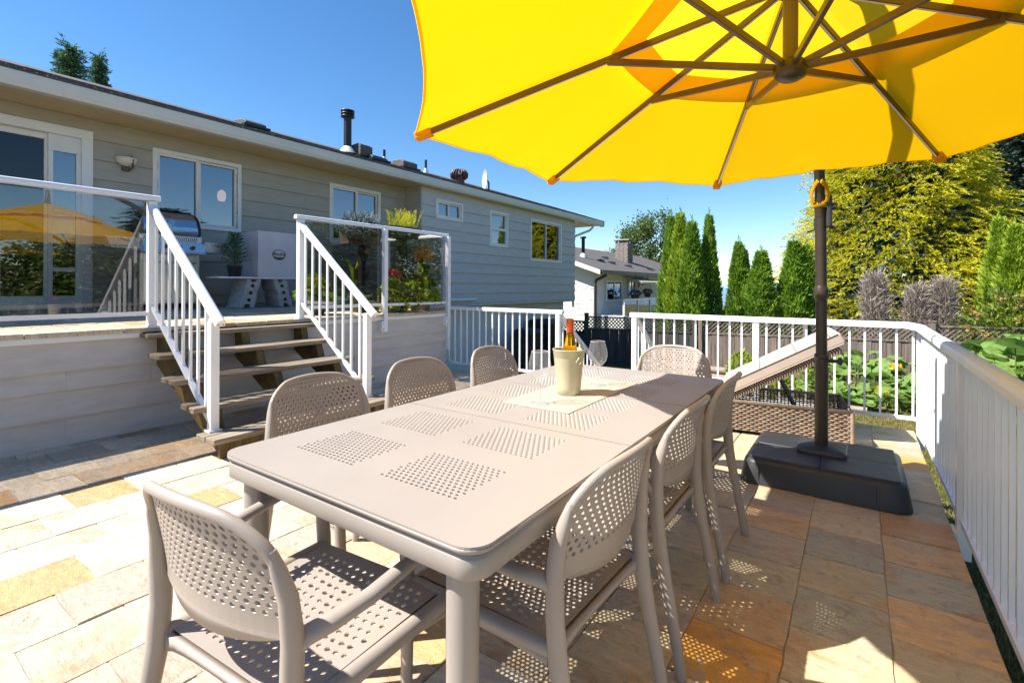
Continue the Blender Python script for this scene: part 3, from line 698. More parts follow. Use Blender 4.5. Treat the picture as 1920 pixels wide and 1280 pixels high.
# glass railings round the deck
def glass_run(t_, pa, pb, z0, z1, zr0, pane_inset=0.03):
    pa = Vector(pa); pb = Vector(pb); d_ = (pb-pa).normalized()
    a = pa+d_*pane_inset; b = pb-d_*pane_inset; s = d_.cross(Vector((0,0,1)))*.003
    MB().prism([a-s+Vector((0,0,zr0+.012)), b-s+Vector((0,0,zr0+.012)), b-s+Vector((0,0,z1-.02)), a-s+Vector((0,0,z1-.02))], s*2).build('glass_pane', 'rail_glass', t_)
    MB().beam(pa+Vector((0,0,zr0)), pb+Vector((0,0,zr0)), .042, .034).build('bottom_rail', 'white_paint', t_)
gx = -5.105
t_ = thing('glass_railing', 'tinted glass railing left of the stairs reflecting the yellow umbrella', 'railing', (gx,0,0.9))
top_rail((gx,-2.0,2.02),(gx,1.83,2.02), t_, h=.05); post(gx,-1.2,dz(gx),1.99,t_)
glass_run(t_, (gx,-1.17,0), (gx,1.74,0), 0, 2.0, 1.005)
t_ = thing('glass_railing', 'tinted glass railing right of the stairs in front of the planters', 'railing', (gx,4.4,0.9))
top_rail((gx,3.13,2.02),(gx,5.615,2.02), t_, h=.048); top_rail((gx-.03,5.58,2.018),(-7.94,5.58,2.018), t_, h=.046)
for (y, z0) in ((4.36,.66),(5.575,.30)): post(gx+.047 if z0 < .8 else gx, y, z0, 1.997, t_, .058)
for y in (4.36,5.575):
    MB().box(gx+.02,gx+.09,y-.085,y-.032,.66,.80).build('fascia_bracket','white_paint',t_,.003)
    for z in (.69,.77): MB().tube([(gx+.089,y-.058,z),(gx+.094,y-.058,z)], .007, 8).build('screw','screw',t_)
post(-6.4,5.58,dz(-6.4),1.997,t_,.05)
glass_run(t_, (gx,3.225,0), (gx,4.33,0), 0, 2.0, 1.005); glass_run(t_, (gx,4.39,0), (gx,5.55,0), 0, 2.0, 1.005); glass_run(t_, (gx-.06,5.58,0), (-6.37,5.58,0), 0, 2.0, 1.005); glass_run(t_, (-6.43,5.58,0), (-7.92,5.58,0), 0, 2.0, 1.005)

def picket_run(t_, pa, pb, ztop, zbot, pitch, posts, pz0, first=None):
    pa = Vector(pa); pb = Vector(pb); L = (pb-pa).length; d_ = (pb-pa)/L
    MB().beam(pa+Vector((0,0,zbot)), pb+Vector((0,0,zbot)), .036, .03).build('bottom_rail', 'white_paint', t_)
    s = pitch*.5 if first is None else first
    while s < L-.02:
        p = pa+d_*s
        if all((p-Vector(q)).length > .045 for q in posts): baluster(p.x, p.y, zbot+.012, ztop-.02, t_)
        s += pitch
    for q in posts: post(q[0], q[1], pz0, ztop-.02, t_, .06)
RXR, RYF = 0.463, 5.655
t_ = thing('patio_railing', 'white picket railing along the right edge of the patio', 'railing', (RXR,2.5,-.2))
top_rail((RXR,-1.5,.905),(RXR,5.30,.905), t_, w=.075, h=.055)
picket_run(t_, (RXR,-1.5,0), (RXR,5.60,0), .905, .035, .1165, [(RXR,3.52,0),(RXR,1.3,0),(RXR,-.9,0)], -.17)
MB().box(PX1+.003,RXR-.031,3.46,3.58,-.17,-.02).build('fascia_bracket','white_paint',t_)
t_ = thing('patio_railing', 'white picket railing across the far end of the patio behind the lounger', 'railing', (-.9,RYF,-.2))
top_rail((-2.215,RYF,.925),(.38,RYF,.925), t_, w=.075, h=.055)
top_rail((.372,RYF+.004,.926),(RXR-.012,RYF-.14,.916), t_, w=.0745, h=.0545); top_rail((RXR-.013,RYF-.135,.916),(RXR,5.295,.9055), t_, w=.0745, h=.0545)
picket_run(t_, (-2.17,RYF,0), (RXR,RYF,0), .925, .098, .117, [(-2.165,RYF,0),(-.86,RYF,0),(RXR-.003,RYF,0)], -.17, .12)
t_ = thing('patio_railing', 'white picket railing between the raised deck and the garden steps', 'railing', (-4.1,RYF,-.2))
top_rail((-5.30,RYF,.925),(-3.13,RYF,.925), t_, w=.07, h=.05)
picket_run(t_, (-5.28,RYF,0), (-3.2,RYF,0), .925, .105, .1178, [(-3.2,RYF,0)], -.17, .06)
# garden steps going down beyond the opening, with their own rails
gs = thing('garden_steps', 'concrete steps going down from the patio to the lawn', 'stairs', (-2.68,6.2,GZ))
for k in range(5): MB().box(-3.14,-2.22,5.63+k*.27,5.63+(k+1)*.27,GZ-.02,-0.17-k*.17).build('step','concrete',gs,.006)
for x, side in ((-3.2,'left'),(-2.165,'right')):
    t_ = thing('stair_railing', 'white railing sloping down the %s side of the garden steps' % side, 'railing', (x,6.3,GZ))
    A = Vector((x,RYF+.03,.90)); B = Vector((x,RYF+1.3,.02)); top_rail(A, B, t_, 'handrail', .06, .05)
    s_ = (B.z-A.z)/(B.y-A.y); post(x,RYF+1.25,GZ,.02,t_,.055)
    MB().beam(A-Vector((0,0,.78)), B-Vector((0,0,.78)), .034,.03).build('bottom_rail','white_paint',t_)
    for k in range(9): y = RYF+.12+k*.122; z = A.z+s_*(y-A.y); baluster(x,y,z-.77,z-.02,t_)

# ================================================================== DINING SET
def perforated(mb, fmap, u0, u1, v0, v1, nu, nv, rad_u, rad_v, thick, skip=None):
    """sheet of cells, each pierced by an octagonal hole, rows staggered; fmap(u,v,h)->point"""
    du, dv = (u1-u0)/nu, (v1-v0)/nv
    oct_ = [(math.cos(R(22.5+45*k)), math.sin(R(22.5+45*k))) for k in range(8)]
    for j in range(nv):
        va, vb = v0+j*dv, v0+(j+1)*dv; vm = (va+vb)/2; off = du/2 if j % 2 else 0
        edges = [u0+off+i*du for i in range(nu+1)]
        if off: spans = [(u0,u0+off,False)] + [(edges[i],edges[i+1],True) for i in range(nu-1)] + [(edges[nu-1],u1,False)]
        else: spans = [(edges[i],edges[i+1],True) for i in range(nu)]
        for a, b, hole in spans:
            um = (a+b)/2
            if skip and hole and skip(um, vm): hole = False
            if not hole:
                P = [(a,va),(b,va),(b,vb),(a,vb)]
                mb.add([fmap(u,v,0) for u,v in P]+[fmap(u,v,-thick) for u,v in P], [(0,1,2,3),(7,6,5,4)], True); continue
            out = [(b,(vm+vb)/2),(um+(b-a)*.25,vb),(um-(b-a)*.25,vb),(a,(vm+vb)/2),(a,(vm+va)/2),(um-(b-a)*.25,va),(um+(b-a)*.25,va),(b,(vm+va)/2)]
            cor = [None]*8
            inn = [(um+rad_u*c, vm+rad_v*s) for c, s in oct_]
            corners = [(b,vb),(a,vb),(a,va),(b,va)]
            wide = [(um+rad_u*1.32*c, vm+rad_v*1.32*q) for c, q in oct_]
            V = [fmap(u,v,0) for u,v in out] + [fmap(u,v,0) for u,v in wide] + [fmap(u,v,0) for u,v in corners]
            V += [fmap(u,v,-thick) for u,v in out] + [fmap(u,v,-thick) for u,v in inn] + [fmap(u,v,-thick) for u,v in corners] + [fmap(u,v,-thick*.5) for u,v in inn]
            Fs = []
            for k in range(8):
                k2 = (k+1) % 8
                Fs += [(k,k2,8+k2,8+k), (20+k2,20+k,28+k,28+k2), (8+k,8+k2,40+k2,40+k), (40+k,40+k2,28+k2,28+k)]
            for ci,(p,q) in enumerate(((0,1),(2,3),(4,5),(6,7))): Fs.append((p,16+ci,q)); Fs.append((20+q,36+ci,20+p))
            mb.add(V, Fs, False)
TX0, TX1, TY0, TY1, TZ = -1.552, -0.578, 0.715, 2.835, 0.765
table = thing('dining_table', 'long taupe garden table with perforated square panels', 'table', ((TX0+TX1)/2,(TY0+TY1)/2,0))
pxs = [(-1.412,-1.14),(-1.03,-.758)]; pys = [(.868,1.082),(1.198,1.412),(1.542,1.748),(1.838,2.044),(2.138,2.352),(2.468,2.682)]
leaves = [(TY0,1.474),(1.480,2.094),(2.100,TY1)]
def rounded_leaf(y0, y1, r0, r1):
    """outline of a leaf, rounded only at the table's own corners"""
    pts = []
    def arc(cx, cy, a0):
        for k in range(7): t = a0+math.pi/2*k/6; pts.append((cx+.055*math.cos(t), cy+.055*math.sin(t)))
    if r0: arc(TX0+.055, y0+.055, math.pi); arc(TX1-.055, y0+.055, 1.5*math.pi)
    else: pts += [(TX0,y0),(TX1,y0)]
    if r1: arc(TX1-.055, y1-.055, 0); arc(TX0+.055, y1-.055, .5*math.pi)
    else: pts += [(TX1,y1),(TX0,y1)]
    return pts
for (y0, y1) in leaves:
    mb = MB(); th = 0.0045
    rows = [p for p in pys if p[0] > y0 and p[1] < y1]
    ybr = sorted({y0,y1}|{v for p in rows for v in p}); xbr = [TX0]+[v for p in pxs for v in p]+[TX1]
    # outer border cells use the rounded outline; build solid cells, clip the two rounded corners
    for a, b in zip(ybr[:-1], ybr[1:]):
        for c, d_ in zip(xbr[:-1], xbr[1:]):
            if (a,b) in rows and (c,d_) in pxs:
                perforated(mb, lambda u,v,h: (u,v,TZ+h), c, d_, a, b, 15, 13, .0047, .0047, th); continue
            poly = [(c,a),(d_,a),(d_,b),(c,b)]
            rc = .055
            if a == TY0 and c == TX0: poly = [(d_,a),(d_,b),(c,b)] + [(TX0+rc+rc*math.cos(math.pi+math.pi/2*k/7), TY0+rc+rc*math.sin(math.pi+math.pi/2*k/7)) for k in range(8)]
            if a == TY0 and d_ == TX1: poly = [(d_,b),(c,b),(c,a)] + [(TX1-rc+rc*math.cos(1.5*math.pi+math.pi/2*k/7), TY0+rc+rc*math.sin(1.5*math.pi+math.pi/2*k/7)) for k in range(8)]
            if b == TY1 and d_ == TX1: poly = [(c,b),(c,a),(d_,a)] + [(TX1-rc+rc*math.cos(math.pi/2*k/7), TY1-rc+rc*math.sin(math.pi/2*k/7)) for k in range(8)]
            if b == TY1 and c == TX0: poly = [(c,a),(d_,a),(d_,b)] + [(TX0+rc+rc*math.cos(.5*math.pi+math.pi/2*k/7), TY1-rc+rc*math.sin(.5*math.pi+math.pi/2*k/7)) for k in range(8)]
            n_ = len(poly); mb.add([(x,y,TZ) for x,y in poly]+[(x,y,TZ-th) for x,y in poly], [tuple(range(n_)), tuple(range(2*n_-1,n_-1,-1))] + [(i,(i+1)%n_,n_+(i+1)%n_,n_+i) for i in range(n_)])
    mb.build('table_leaf', 'taupe_table', table)
# rolled edge just below the top and the frame apron
def loop_pts(inset, r, z, n=8):
    pts = []
    for (cx, cy, a0) in ((TX0+inset+r,TY0+inset+r,math.pi),(TX1-inset-r,TY0+inset+r,1.5*math.pi),(TX1-inset-r,TY1-inset-r,0),(TX0+inset+r,TY1-inset-r,.5*math.pi)):
        for k in range(n+1): t = a0+math.pi/2*k/n; pts.append((cx+r*math.cos(t), cy+r*math.sin(t), z))
    return pts
def ring(mb, specs, closed=True):
    n_ = None
    vs = []
    for (ins, r, z) in specs: p = loop_pts(ins, r, z); n_ = len(p); vs += p
    m_ = len(specs)
    mb.add(vs, [(i*n_+k, i*n_+(k+1)%n_, ((i+1)%m_)*n_+(k+1)%n_, ((i+1)%m_)*n_+k) for i in range(m_) for k in range(n_)], True)
mb = MB(); ring(mb, [(.004,.052,TZ-.019),(.010,.048,TZ-.022),(.006,.050,TZ-.026),(.004,.052,TZ-.03),(.004,.052,TZ-.066),(.007,.049,TZ-.069),(.03,.03,TZ-.069),(.03,.03,TZ-.019)])
mb.build('apron', 'taupe_table', table)
mb = MB(); ring(mb, [(.0005,.0545,TZ-.0052),(-.001,.056,TZ-.008),(.0005,.0545,TZ-.0150),(.03,.03,TZ-.0150),(.03,.03,TZ-.0052)]); mb.build('edge_band', 'taupe_table', table)
for x in (TX0+.085, TX1-.085):
    for y in (TY0+.065, TY1-.065):
        MB().lathe([(.031,0.0),(.0325,.010),(.033,.1),(.0345,.715)], (x,y,.001), 28, True).build('leg', 'taupe_table', table)
for y in (TY0+.4,1.47,2.1,TY1-.4): MB().box(TX0+.04,TX1-.04,y-.02,y+.02,TZ-.06,TZ-.018).build('cross_bar','taupe_table',table)

# ------------------------------------------------------------------ chair (moulded, perforated seat and back)
CH_PARTS = {}
def make_chair_meshes():
    def back_y(x, z): return -.205 - .05*max(0,(z-.60)/.25)**1.3 - .052*(1-(x/.25)**2)
    def half_w(z):                                   # rounded upper corners
        f = (z-.59)/(.84-.59); return .238 - .022*max(0,f) - .095*max(0,(f-.55)/.45)**2.6
    def bmap(u, v, h):
        z = .59 + v*(.838-.59); x = u*half_w(z); y = back_y(x, z); return (x, y-h-.0, z)
    mb = MB()
    # u:-1..1, v:0..1 ; lower band solid
    nu = 17
    perforated(mb, bmap, -.94, .94, .17, .97, nu, 12, .0235, .0182, .005)
    for (u0,u1,v0,v1,a,b) in ((-1,1,0,.17,16,4),(-1,-.94,.17,.97,1,12),(.94,1,.17,.97,1,12),(-1,1,.97,1,16,1)):
        for i in range(a):
            for j in range(b):
                ua,ub = u0+(u1-u0)*i/a, u0+(u1-u0)*(i+1)/a; va,vb = v0+(v1-v0)*j/b, v0+(v1-v0)*(j+1)/b
                P = [(ua,va),(ub,va),(ub,vb),(ua,vb)]
                mb.add([bmap(u,v,0) for u,v in P]+[bmap(u,v,-.006) for u,v in P], [(0,1,2,3),(7,6,5,4)], True)
    # curved lower lip of the solid band, dipping in the middle
    lip = []
    n = 18
    for i in range(n+1):
        u = -1+2*i/n; z = .592; x = u*half_w(.59); lip.append((x, back_y(x,.59), .592)); 
    lo = [(p[0]*.97, p[1]+.004, .592-.030*(1-(2*i/n-1)**2)) for i, p in enumerate(lip)]
    for i in range(n):
        a,b,c,d_ = lip[i],lip[i+1],lo[i+1],lo[i]; q = [a,b,c,d_]; mb.add(q+[(x,y+.009,z) for x,y,z in q], [(0,1,2,3),(7,6,5,4),(3,2,6,7)], True)
    CH_PARTS['backrest'] = mb.mesh('backrest','taupe_plastic')
    # rim running up one upright, over the top, and down the other
    path = []
    for i in range(13):
        z = .60+.222*i/12; path.append((half_w(z)+.004, back_y(half_w(z),z)-.002, z))
    m_ = half_w(.824)
    for i in range(1,20):
        f = i/20; x = m_*(1-2*f); zz = .824+.022*(1-(2*f-1)**2)**.55; path.append((x, back_y(x,zz)-.004, zz))
    path += [(-p[0],p[1],p[2]) for p in reversed(path[:13])]
    CH_PARTS['rim'] = MB().tube(path, .0108, 8, True, 1.15).mesh('rim','taupe_plastic')
    # seat
    def smap(u, v, h):
        y = -.205+.44*v; x = u*(.218+.012*v); z = .452 - .016*(1-u*u)*math.sin(math.pi*min(1,v*1.05)) + h; return (x,y,z)
    mb = MB(); perforated(mb, smap, -.93,.93,.06,.94, 15, 14, .0300, .0142, .005)
    for (u0,u1,v0,v1,a,b) in ((-1,1,0,.06,14,1),(-1,1,.94,1,14,1),(-1,-.93,.06,.94,1,12),(.93,1,.06,.94,1,12)):
        for i in range(a):
            for j in range(b):
                ua,ub = u0+(u1-u0)*i/a, u0+(u1-u0)*(i+1)/a; va,vb = v0+(v1-v0)*j/b, v0+(v1-v0)*(j+1)/b
                P = [(ua,va),(ub,va),(ub,vb),(ua,vb)]
                mb.add([smap(u,v,0) for u,v in P]+[smap(u,v,-.006) for u,v in P], [(0,1,2,3),(7,6,5,4)], True)
    CH_PARTS['seat'] = mb.mesh('seat','taupe_plastic')
    # seat frame: rounded side rails, arched aprons front and back
    mb = MB()
    for s in (-1,1):
        mb.tube([(s*.232,-.222,.440),(s*.238,-.1,.438),(s*.246,.1,.438),(s*.248,.24,.436)], [.020,.021,.021,.020], 10, True, 1.0)
        pts = [(s*.236,-.205,.415),(s*.24,-.09,.425),(s*.245,.1,.425),(s*.25,.225,.41)]
        mb.tube(pts, .012, 8)
    for y, xx in ((.238,.246),(-.212,.230)):
        n = 10
        for i in range(n):
            a, b = -1+2*i/n, -1+2*(i+1)/n; za = .405+.028*(1-a*a)**.5 if abs(a)<1 else .405; zb = .405+.028*(1-b*b)**.5 if abs(b)<1 else .405
            q = [(a*xx,y-.009,za),(b*xx,y-.009,zb),(b*xx,y-.009,.447),(a*xx,y-.009,.447)]
            mb.add(q+[(x,yy+.018,z) for x,yy,z in q], [(0,1,2,3),(7,6,5,4),(0,4,5,1),(3,2,6,7)], True)
    CH_PARTS['seat_frame'] = mb.mesh('seat_frame','taupe_plastic')
    for s, nm in ((-1,'l'),(1,'r')):
        # rear leg sweeps from the foot up into the upright
        CH_PARTS['rear'+nm] = MB().tube([(s*.243,-.305,0.001),(s*.241,-.285,.12),(s*.239,-.250,.30),(s*.238,-.228,.42),(s*.240,-.220,.52),(s*.243,-.220,.60),(s*.238,-.226,.68),(s*.229,-.240,.735),(s*.221,-.250,.775)],
            [.0165,.0175,.019,.022,.021,.021,.018,.014,.008], 10, True, 1.12).mesh('rear_leg','taupe_plastic')
        # arm runs forward and turns down into the front leg
        CH_PARTS['front'+nm] = MB().tube([(s*.246,.268,0.001),(s*.248,.262,.15),(s*.252,.255,.32),(s*.256,.252,.46),(s*.264,.25,.56),(s*.270,.243,.615),(s*.273,.215,.645)], [.0155,.0165,.018,.0195,.018,.017,.016], 10, True, 1.1).mesh('front_leg','taupe_plastic')
        CH_PARTS['arm'+nm] = MB().tube([(s*.242,-.215,.585),(s*.248,-.195,.598),(s*.262,-.15,.603),(s*.276,-.06,.610),(s*.281,.05,.625),(s*.279,.15,.643),(s*.273,.222,.643)], [.019,.022,.022,.020,.019,.018,.016], 10, True, 0.8).mesh('armrest','taupe_plastic')
        CH_PARTS['joint'+nm] = MB().tube([(s*.235,.225,.437),(s*.255,.25,.437)], [.02,.018], 8).mesh('leg_joint','taupe_plastic')
make_chair_meshes()
def chair(x, y, rz, label):
    t_ = thing('garden_chair', label, 'chair', (x,y,0), 'garden chairs around the dining table', rz)
    for k, nm in (('backrest','backrest'),('rim','rim'),('seat','seat'),('seat_frame','seat_frame'),('rearl','leg'),('rearr','leg'),('frontl','leg'),('frontr','leg'),('arml','armrest'),('armr','armrest'),('jointl','leg_joint'),('jointr','leg_joint')):
        link(nm, CH_PARTS[k], t_)
    return t_
chair(-1.116, 0.724, R(4.5), 'taupe perforated armchair at the near end of the table')
chair(-1.03, 3.16, R(180), 'taupe perforated armchair at the far end of the table')
for k, (y, r_) in enumerate(((1.215,88),(1.865,90),(2.50,91))):
    chair(-0.765, y, R(r_), 'taupe perforated armchair on the railing side of the table, %s' % ('nearest the camera','the middle one','farthest from the camera')[k])
for k, (y, r_) in enumerate(((1.335,-90),(1.955,-91),(2.635,-89))):
    chair(-1.735, y, R(r_), 'taupe perforated armchair on the stair side of the table, %s' % ('nearest the camera','the middle one','farthest from the camera')[k])

# ------------------------------------------------------------------ table runner, bucket, bottle, glasses
plain('runner_weave', (0.50,0.465,0.39), 0.8, 0, 0.06, 40, 0.3, 300)
rn = MB()
for i in range(40): x = -1.238 + i*.0081; rn.box(x, x+.0052, 1.70, 2.44, TZ+.0015, TZ+.0032)
for j in range(92): y = 1.70 + j*.00804; rn.box(-1.238, -.917, y, y+.0052, TZ+.0008, TZ+.0024)
o = rn.build('table_runner', 'runner_weave'); tag(o, 'cream woven mesh runner lying across the table under the bucket', 'table runner')
bx, by, bz = -1.085, 2.015, TZ+.0035
bk = thing('ice_bucket', 'pale yellow metal ice bucket holding the wine bottle', 'bucket', (bx,by,bz))
MB().lathe([(r_*.87,h_*.86) for r_,h_ in [(0.0,.004),(.058,.004),(.058,.0),(.061,.002),(.0635,.04),(.078,.188),(.0785,.19),(.0775,.193),(.079,.195),(.0835,.232),(.0865,.236),(.0845,.2385),(.0815,.234),(.076,.19),(.061,.045),(.058,.008),(0,.008)]], (bx,by,bz), 44).build('shell', 'bucket_paint', bk)
dh = Vector((-math.cos(R(62)), -math.sin(R(62)), 0)); s_ = Vector((-dh.y, dh.x, 0))
for sg in (-1,1):
    e = Vector((bx,by,bz)) + s_*sg*.0700
    MB().tube([e+Vector((0,0,.178)), e+s_*sg*.012+Vector((0,0,.172)), e+s_*sg*.013+dh*.016+Vector((0,0,.156)), e+s_*sg*.011+Vector((0,0,.142)), e+s_*sg*.013-dh*.016+Vector((0,0,.156)), e+s_*sg*.012+Vector((0,0,.172))], .003, 6).build('ring_handle','bucket_paint',bk)
bt = thing('wine_bottle', 'amber glass wine bottle with orange cap standing in the bucket', 'bottle', (bx+.004,by+.004,bz+.012))
MB().lathe([(0,.0),(.034,.0),(.037,.005),(.037,.165),(.034,.19),(.024,.235),(.0165,.265),(.0148,.285),(.0148,.31)], (bx+.004,by+.004,bz+.009), 30, True).build('body', 'bottle_glass', bt)
MB().lathe([(.0155,.268),(.0160,.269),(.0160,.302),(.0168,.303),(.0168,.330),(.0155,.334),(0,.334)], (bx+.004,by+.004,bz+.009), 30).build('cap', 'orange_foil', bt)
MB().lathe([(.0374,.05),(.0374,.15)], (bx+.004,by+.004,bz+.009), 30).build('label_wrap', 'white_cushion', bt)
ice = MB()
def wine_glass(x, y, label, k=1.0):
    z = TZ+.0035; t_ = thing('wine_glass', label, 'wine glass', (x,y,z), 'wine glasses on the runner')
    P = [(0,.002),(.036,.0008),(.0375,.0018),(.034,.0032),(.012,.006),(.0052,.012),(.0038,.03),(.0036,.075),(.005,.088),(.012,.0945),(.028,.105),(.041,.123),(.0475,.146),(.0465,.168),(.0405,.195),(.0345,.217)]
    inner = [(.0338,.217),(.0397,.195),(.0456,.168),(.0466,.146),(.040,.1245),(.0275,.107),(.012,.0975),(0,.0965)]
    MB().lathe([(r_*k,h) for r_,h in P], (x,y,z), 40).build('glass', 'wine_glass', t_)
    MB().tube([(x+.0345*math.cos(2*math.pi*q/36),y+.0345*math.sin(2*math.pi*q/36),z+.217) for q in range(37)], .0014, 6).build('rim', 'glass_rim', t_)
    MB().tube([(x+.037*math.cos(2*math.pi*q/36),y+.037*math.sin(2*math.pi*q/36),z+.0018) for q in range(37)], .0015, 6).build('foot_edge', 'glass_rim', t_)
    MB().lathe([(.0034,.012),(.0034,.088)], (x,y,z), 12).build('stem', 'glass_rim', t_); return t_
wine_glass(-1.095, 1.779, 'clear wine glass standing in front of the ice bucket')
wine_glass(-1.062, 2.275, 'clear wine glass standing behind the ice bucket, beside the bottle')

# ================================================================== CANTILEVER UMBRELLA
UC = Vector((-.21,2.12,0)); UR, ZR, ZA, ZH = 1.51, 1.945, 2.40, 2.065
um = thing('cantilever_umbrella', 'big yellow octagonal cantilever umbrella over the table', 'umbrella', (-.198,3.955,0.165))
def upt(i, f, lift=0.0):
    """point on rib i at fraction f from apex to tip"""
    t = R(67.3) + i*math.pi/4; return Vector((UC.x+UR*f*math.cos(t), UC.y+UR*f*math.sin(t), ZA+(ZR-ZA)*f + .012*math.sin(math.pi*f) + lift + .017*UR*f*math.cos(t)))
def panel(i, f0, f1, lift0, lift1, sag=.0, nf=10, nt_=12):
    vs = []; 
    for a in range(nf+1):
        f = f0+(f1-f0)*a/nf; lf = lift0+(lift1-lift0)*a/nf
        p, q = upt(i,f,lf), upt(i+1,f,lf); c = upt(i,0,lf)
        for b in range(nt_+1):
            t = b/nt_; m_ = p.lerp(q,t); k = 4*t*(1-t)
            cen = Vector((UC.x,UC.y,m_.z)); inn = (cen-m_); inn.z = 0; inn.normalize()
            m_ += inn*(sag*k*max(0,(f-.55)/.45)**2 if f1 == 1 else 0) + Vector((0,0,-.020*k*math.sin(math.pi*f)*f + (.008*k*max(0,(f-.8)/.2)**2 if f1 == 1 else 0)))
            m_.z += .007*math.sin(t*19+i*2.1+f*5)*k*f**5 + .004*math.sin(t*41+i)*k*max(0,(f-.85)/.15)
            vs.append(m_)
    w = nt_+1
    return vs, [(a*w+b, a*w+b+1, (a+1)*w+b+1, (a+1)*w+b) for a in range(nf) for b in range(nt_)]
for i in range(8):
    mb = MB(); vs, fs = panel(i, .345, 1.0, .0, .0, .042, 14, 14); mb.add(vs, fs, True); cp = mb.build('canopy_panel', 'canopy_yellow', um)
    edge = vs[-15:]; hem = MB()
    for a, b in zip(edge[:-1], edge[1:]):
        c = Vector((UC.x,UC.y,0)); 
        def inw(p, d_): v_ = (Vector((c.x,c.y,p.z))-p).normalized(); return p + v_*d_ + Vector((0,0,d_*.25))
        hem.add([a-Vector((0,0,.0015)), b-Vector((0,0,.0015)), inw(b,.010)-Vector((0,0,.002)), inw(a,.010)-Vector((0,0,.002))], [(0,1,2,3)], True)
    hem.build('hem', 'canopy_vent', cp)
    mb = MB(); vs, fs = panel(i, .0, .455, .075, .045, 0, 8, 10); mb.add(vs, fs, True); mb.build('vent_panel', 'canopy_vent', um)
    # rib, strut and tip pocket
    a, b = upt(i,.02,-.014), upt(i,.975,-.014)
    rb = MB().beam(a, b, .016, .026).build('rib', 'rib_metal', um, .002); MB().beam(upt(i,.03,-.0285), upt(i,.972,-.0285), .008, .003).build('rib_edge', 'rib_silver', rb)
    jn = upt(i,.44,-.036); hubp = Vector((UC.x,UC.y,ZH+.02)) + (Vector((jn.x,jn.y,0))-Vector((UC.x,UC.y,0))).normalized()*.055
    sv = MB().beam(hubp, jn, .016, .026).build('strut', 'rib_metal', um, .002)
    MB().tube([jn-Vector((0,0,.012)), jn+Vector((0,0,.02))], .011, 8).build('pivot', 'rib_metal', sv)
    tp = upt(i,.995,-.012); tq = upt(i,.945,-.016); MB().beam(tq, tp, .045, .036).build('tip_pocket', 'canopy_pocket', um, .006)
MB().lathe([(0,-.034),(.03,-.032),(.052,-.020),(.058,-.002),(.058,.026),(.045,.040),(.03,.044)], (UC.x,UC.y,ZH), 24, True).build('lower_hub', 'dark_bronze', um)
MB().lathe([(.026,.0),(.026,.38)], (UC.x,UC.y,ZH+.03), 18, True).build('centre_tube', 'rib_metal', um)
MB().lathe([(.05,-.05),(.06,-.02),(.05,.03),(.035,.09),(.02,.26),(.0,.27)], (UC.x,UC.y,ZA+.01), 20).build('upper_hub', 'dark_bronze', um)
PXP, PYP = -.198, 3.955
MB().lathe([(.040,0),(.040,.62)], (PXP,PYP,.168), 24, True).build('lower_post', 'dark_bronze', um)
MB().tube([(PXP,PYP,.70),(PXP-.004,PYP,1.25),(PXP-.010,PYP,1.72),(PXP-.012,PYP-.01,1.80)], [.034]*4, 20).build('mast', 'dark_bronze', um)
MB().lathe([(.0395,0),(.044,.01),(.044,.028),(.0395,.035)], (PXP,PYP,.775), 24, True).build('clamp', 'dark_bronze', um)
kn = MB().tube([(PXP+.03,PYP,.765),(PXP+.105,PYP+.02,.765)], [.012,.012], 8).build('clamp_knob', 'black_plastic', um)
MB().tube([(PXP+.10,PYP+.02,.74),(PXP+.108,PYP+.022,.765),(PXP+.10,PYP+.02,.79)], [.012,.016,.012], 8).build('knob_wing', 'black_plastic', kn)
MB().lathe([(.035,-.05),(.042,-.03),(.044,0),(.042,.03),(.035,.05)], (PXP-.005,PYP,1.22), 20, True).build('joint_sleeve', 'dark_bronze', um)
arc = [(PXP-.012,PYP-.005,1.74),(PXP-.013,PYP-.03,1.90),(PXP-.013,PYP-.12,2.10),(PXP-.012,PYP-.35,2.33),(PXP-.012,PYP-.70,2.56),(PXP-.012,PYP-1.10,2.73),(PXP-.012,PYP-1.5,2.80),(PXP-.012,PYP-1.80,2.80),(PXP-.012,PYP-1.86,2.77)]
MB().tube(arc, [.033,.030,.034,.036,.036,.036,.036,.034,.03], 14).build('arm', 'dark_bronze', um)
MB().tube([(UC.x,UC.y,2.79),(UC.x,UC.y,2.66)], [.03,.03], 12).build('hanger', 'dark_bronze', um)
MB().lathe([(.036,0),(.046,.003),(.046,.040),(.036,.043)], (PXP-.011,PYP-.003,1.795), 20, True).build('strap_band', 'canopy_vent', um)
for sg in (-1,1):
    MB().tube([(PXP-.012+sg*.036,PYP-.035,1.83),(PXP-.012+sg*.052,PYP-.045,1.875),(PXP-.012+sg*.034,PYP-.06,1.935),(PXP-.012+sg*.010,PYP-.10,1.965)], .020, 6, True, .3).build('strap', 'canopy_vent', um)
ck = MB().box(PXP+.022,PXP+.058,PYP-.03,PYP+.03,1.66,1.88).build('crank_box', 'black_plastic', um, .012)
MB().tube([(PXP-.03,PYP+.02,1.735),(PXP-.045,PYP+.03,1.73),(PXP-.045,PYP+.03,1.655),(PXP-.09,PYP+.035,1.645)], [.007,.007,.008,.009], 8).build('crank_handle', 'black_plastic', ck)
MB().tube([(PXP+.05,PYP,1.80),(PXP+.082,PYP,1.80)], [.026,.024], 12).build('tilt_knob', 'black_plastic', ck)
MB().tube([(PXP+.04,PYP,1.66),(PXP+.085,PYP-.005,1.665)], [.012,.010], 8).build('lock_lever', 'black_plastic', ck)
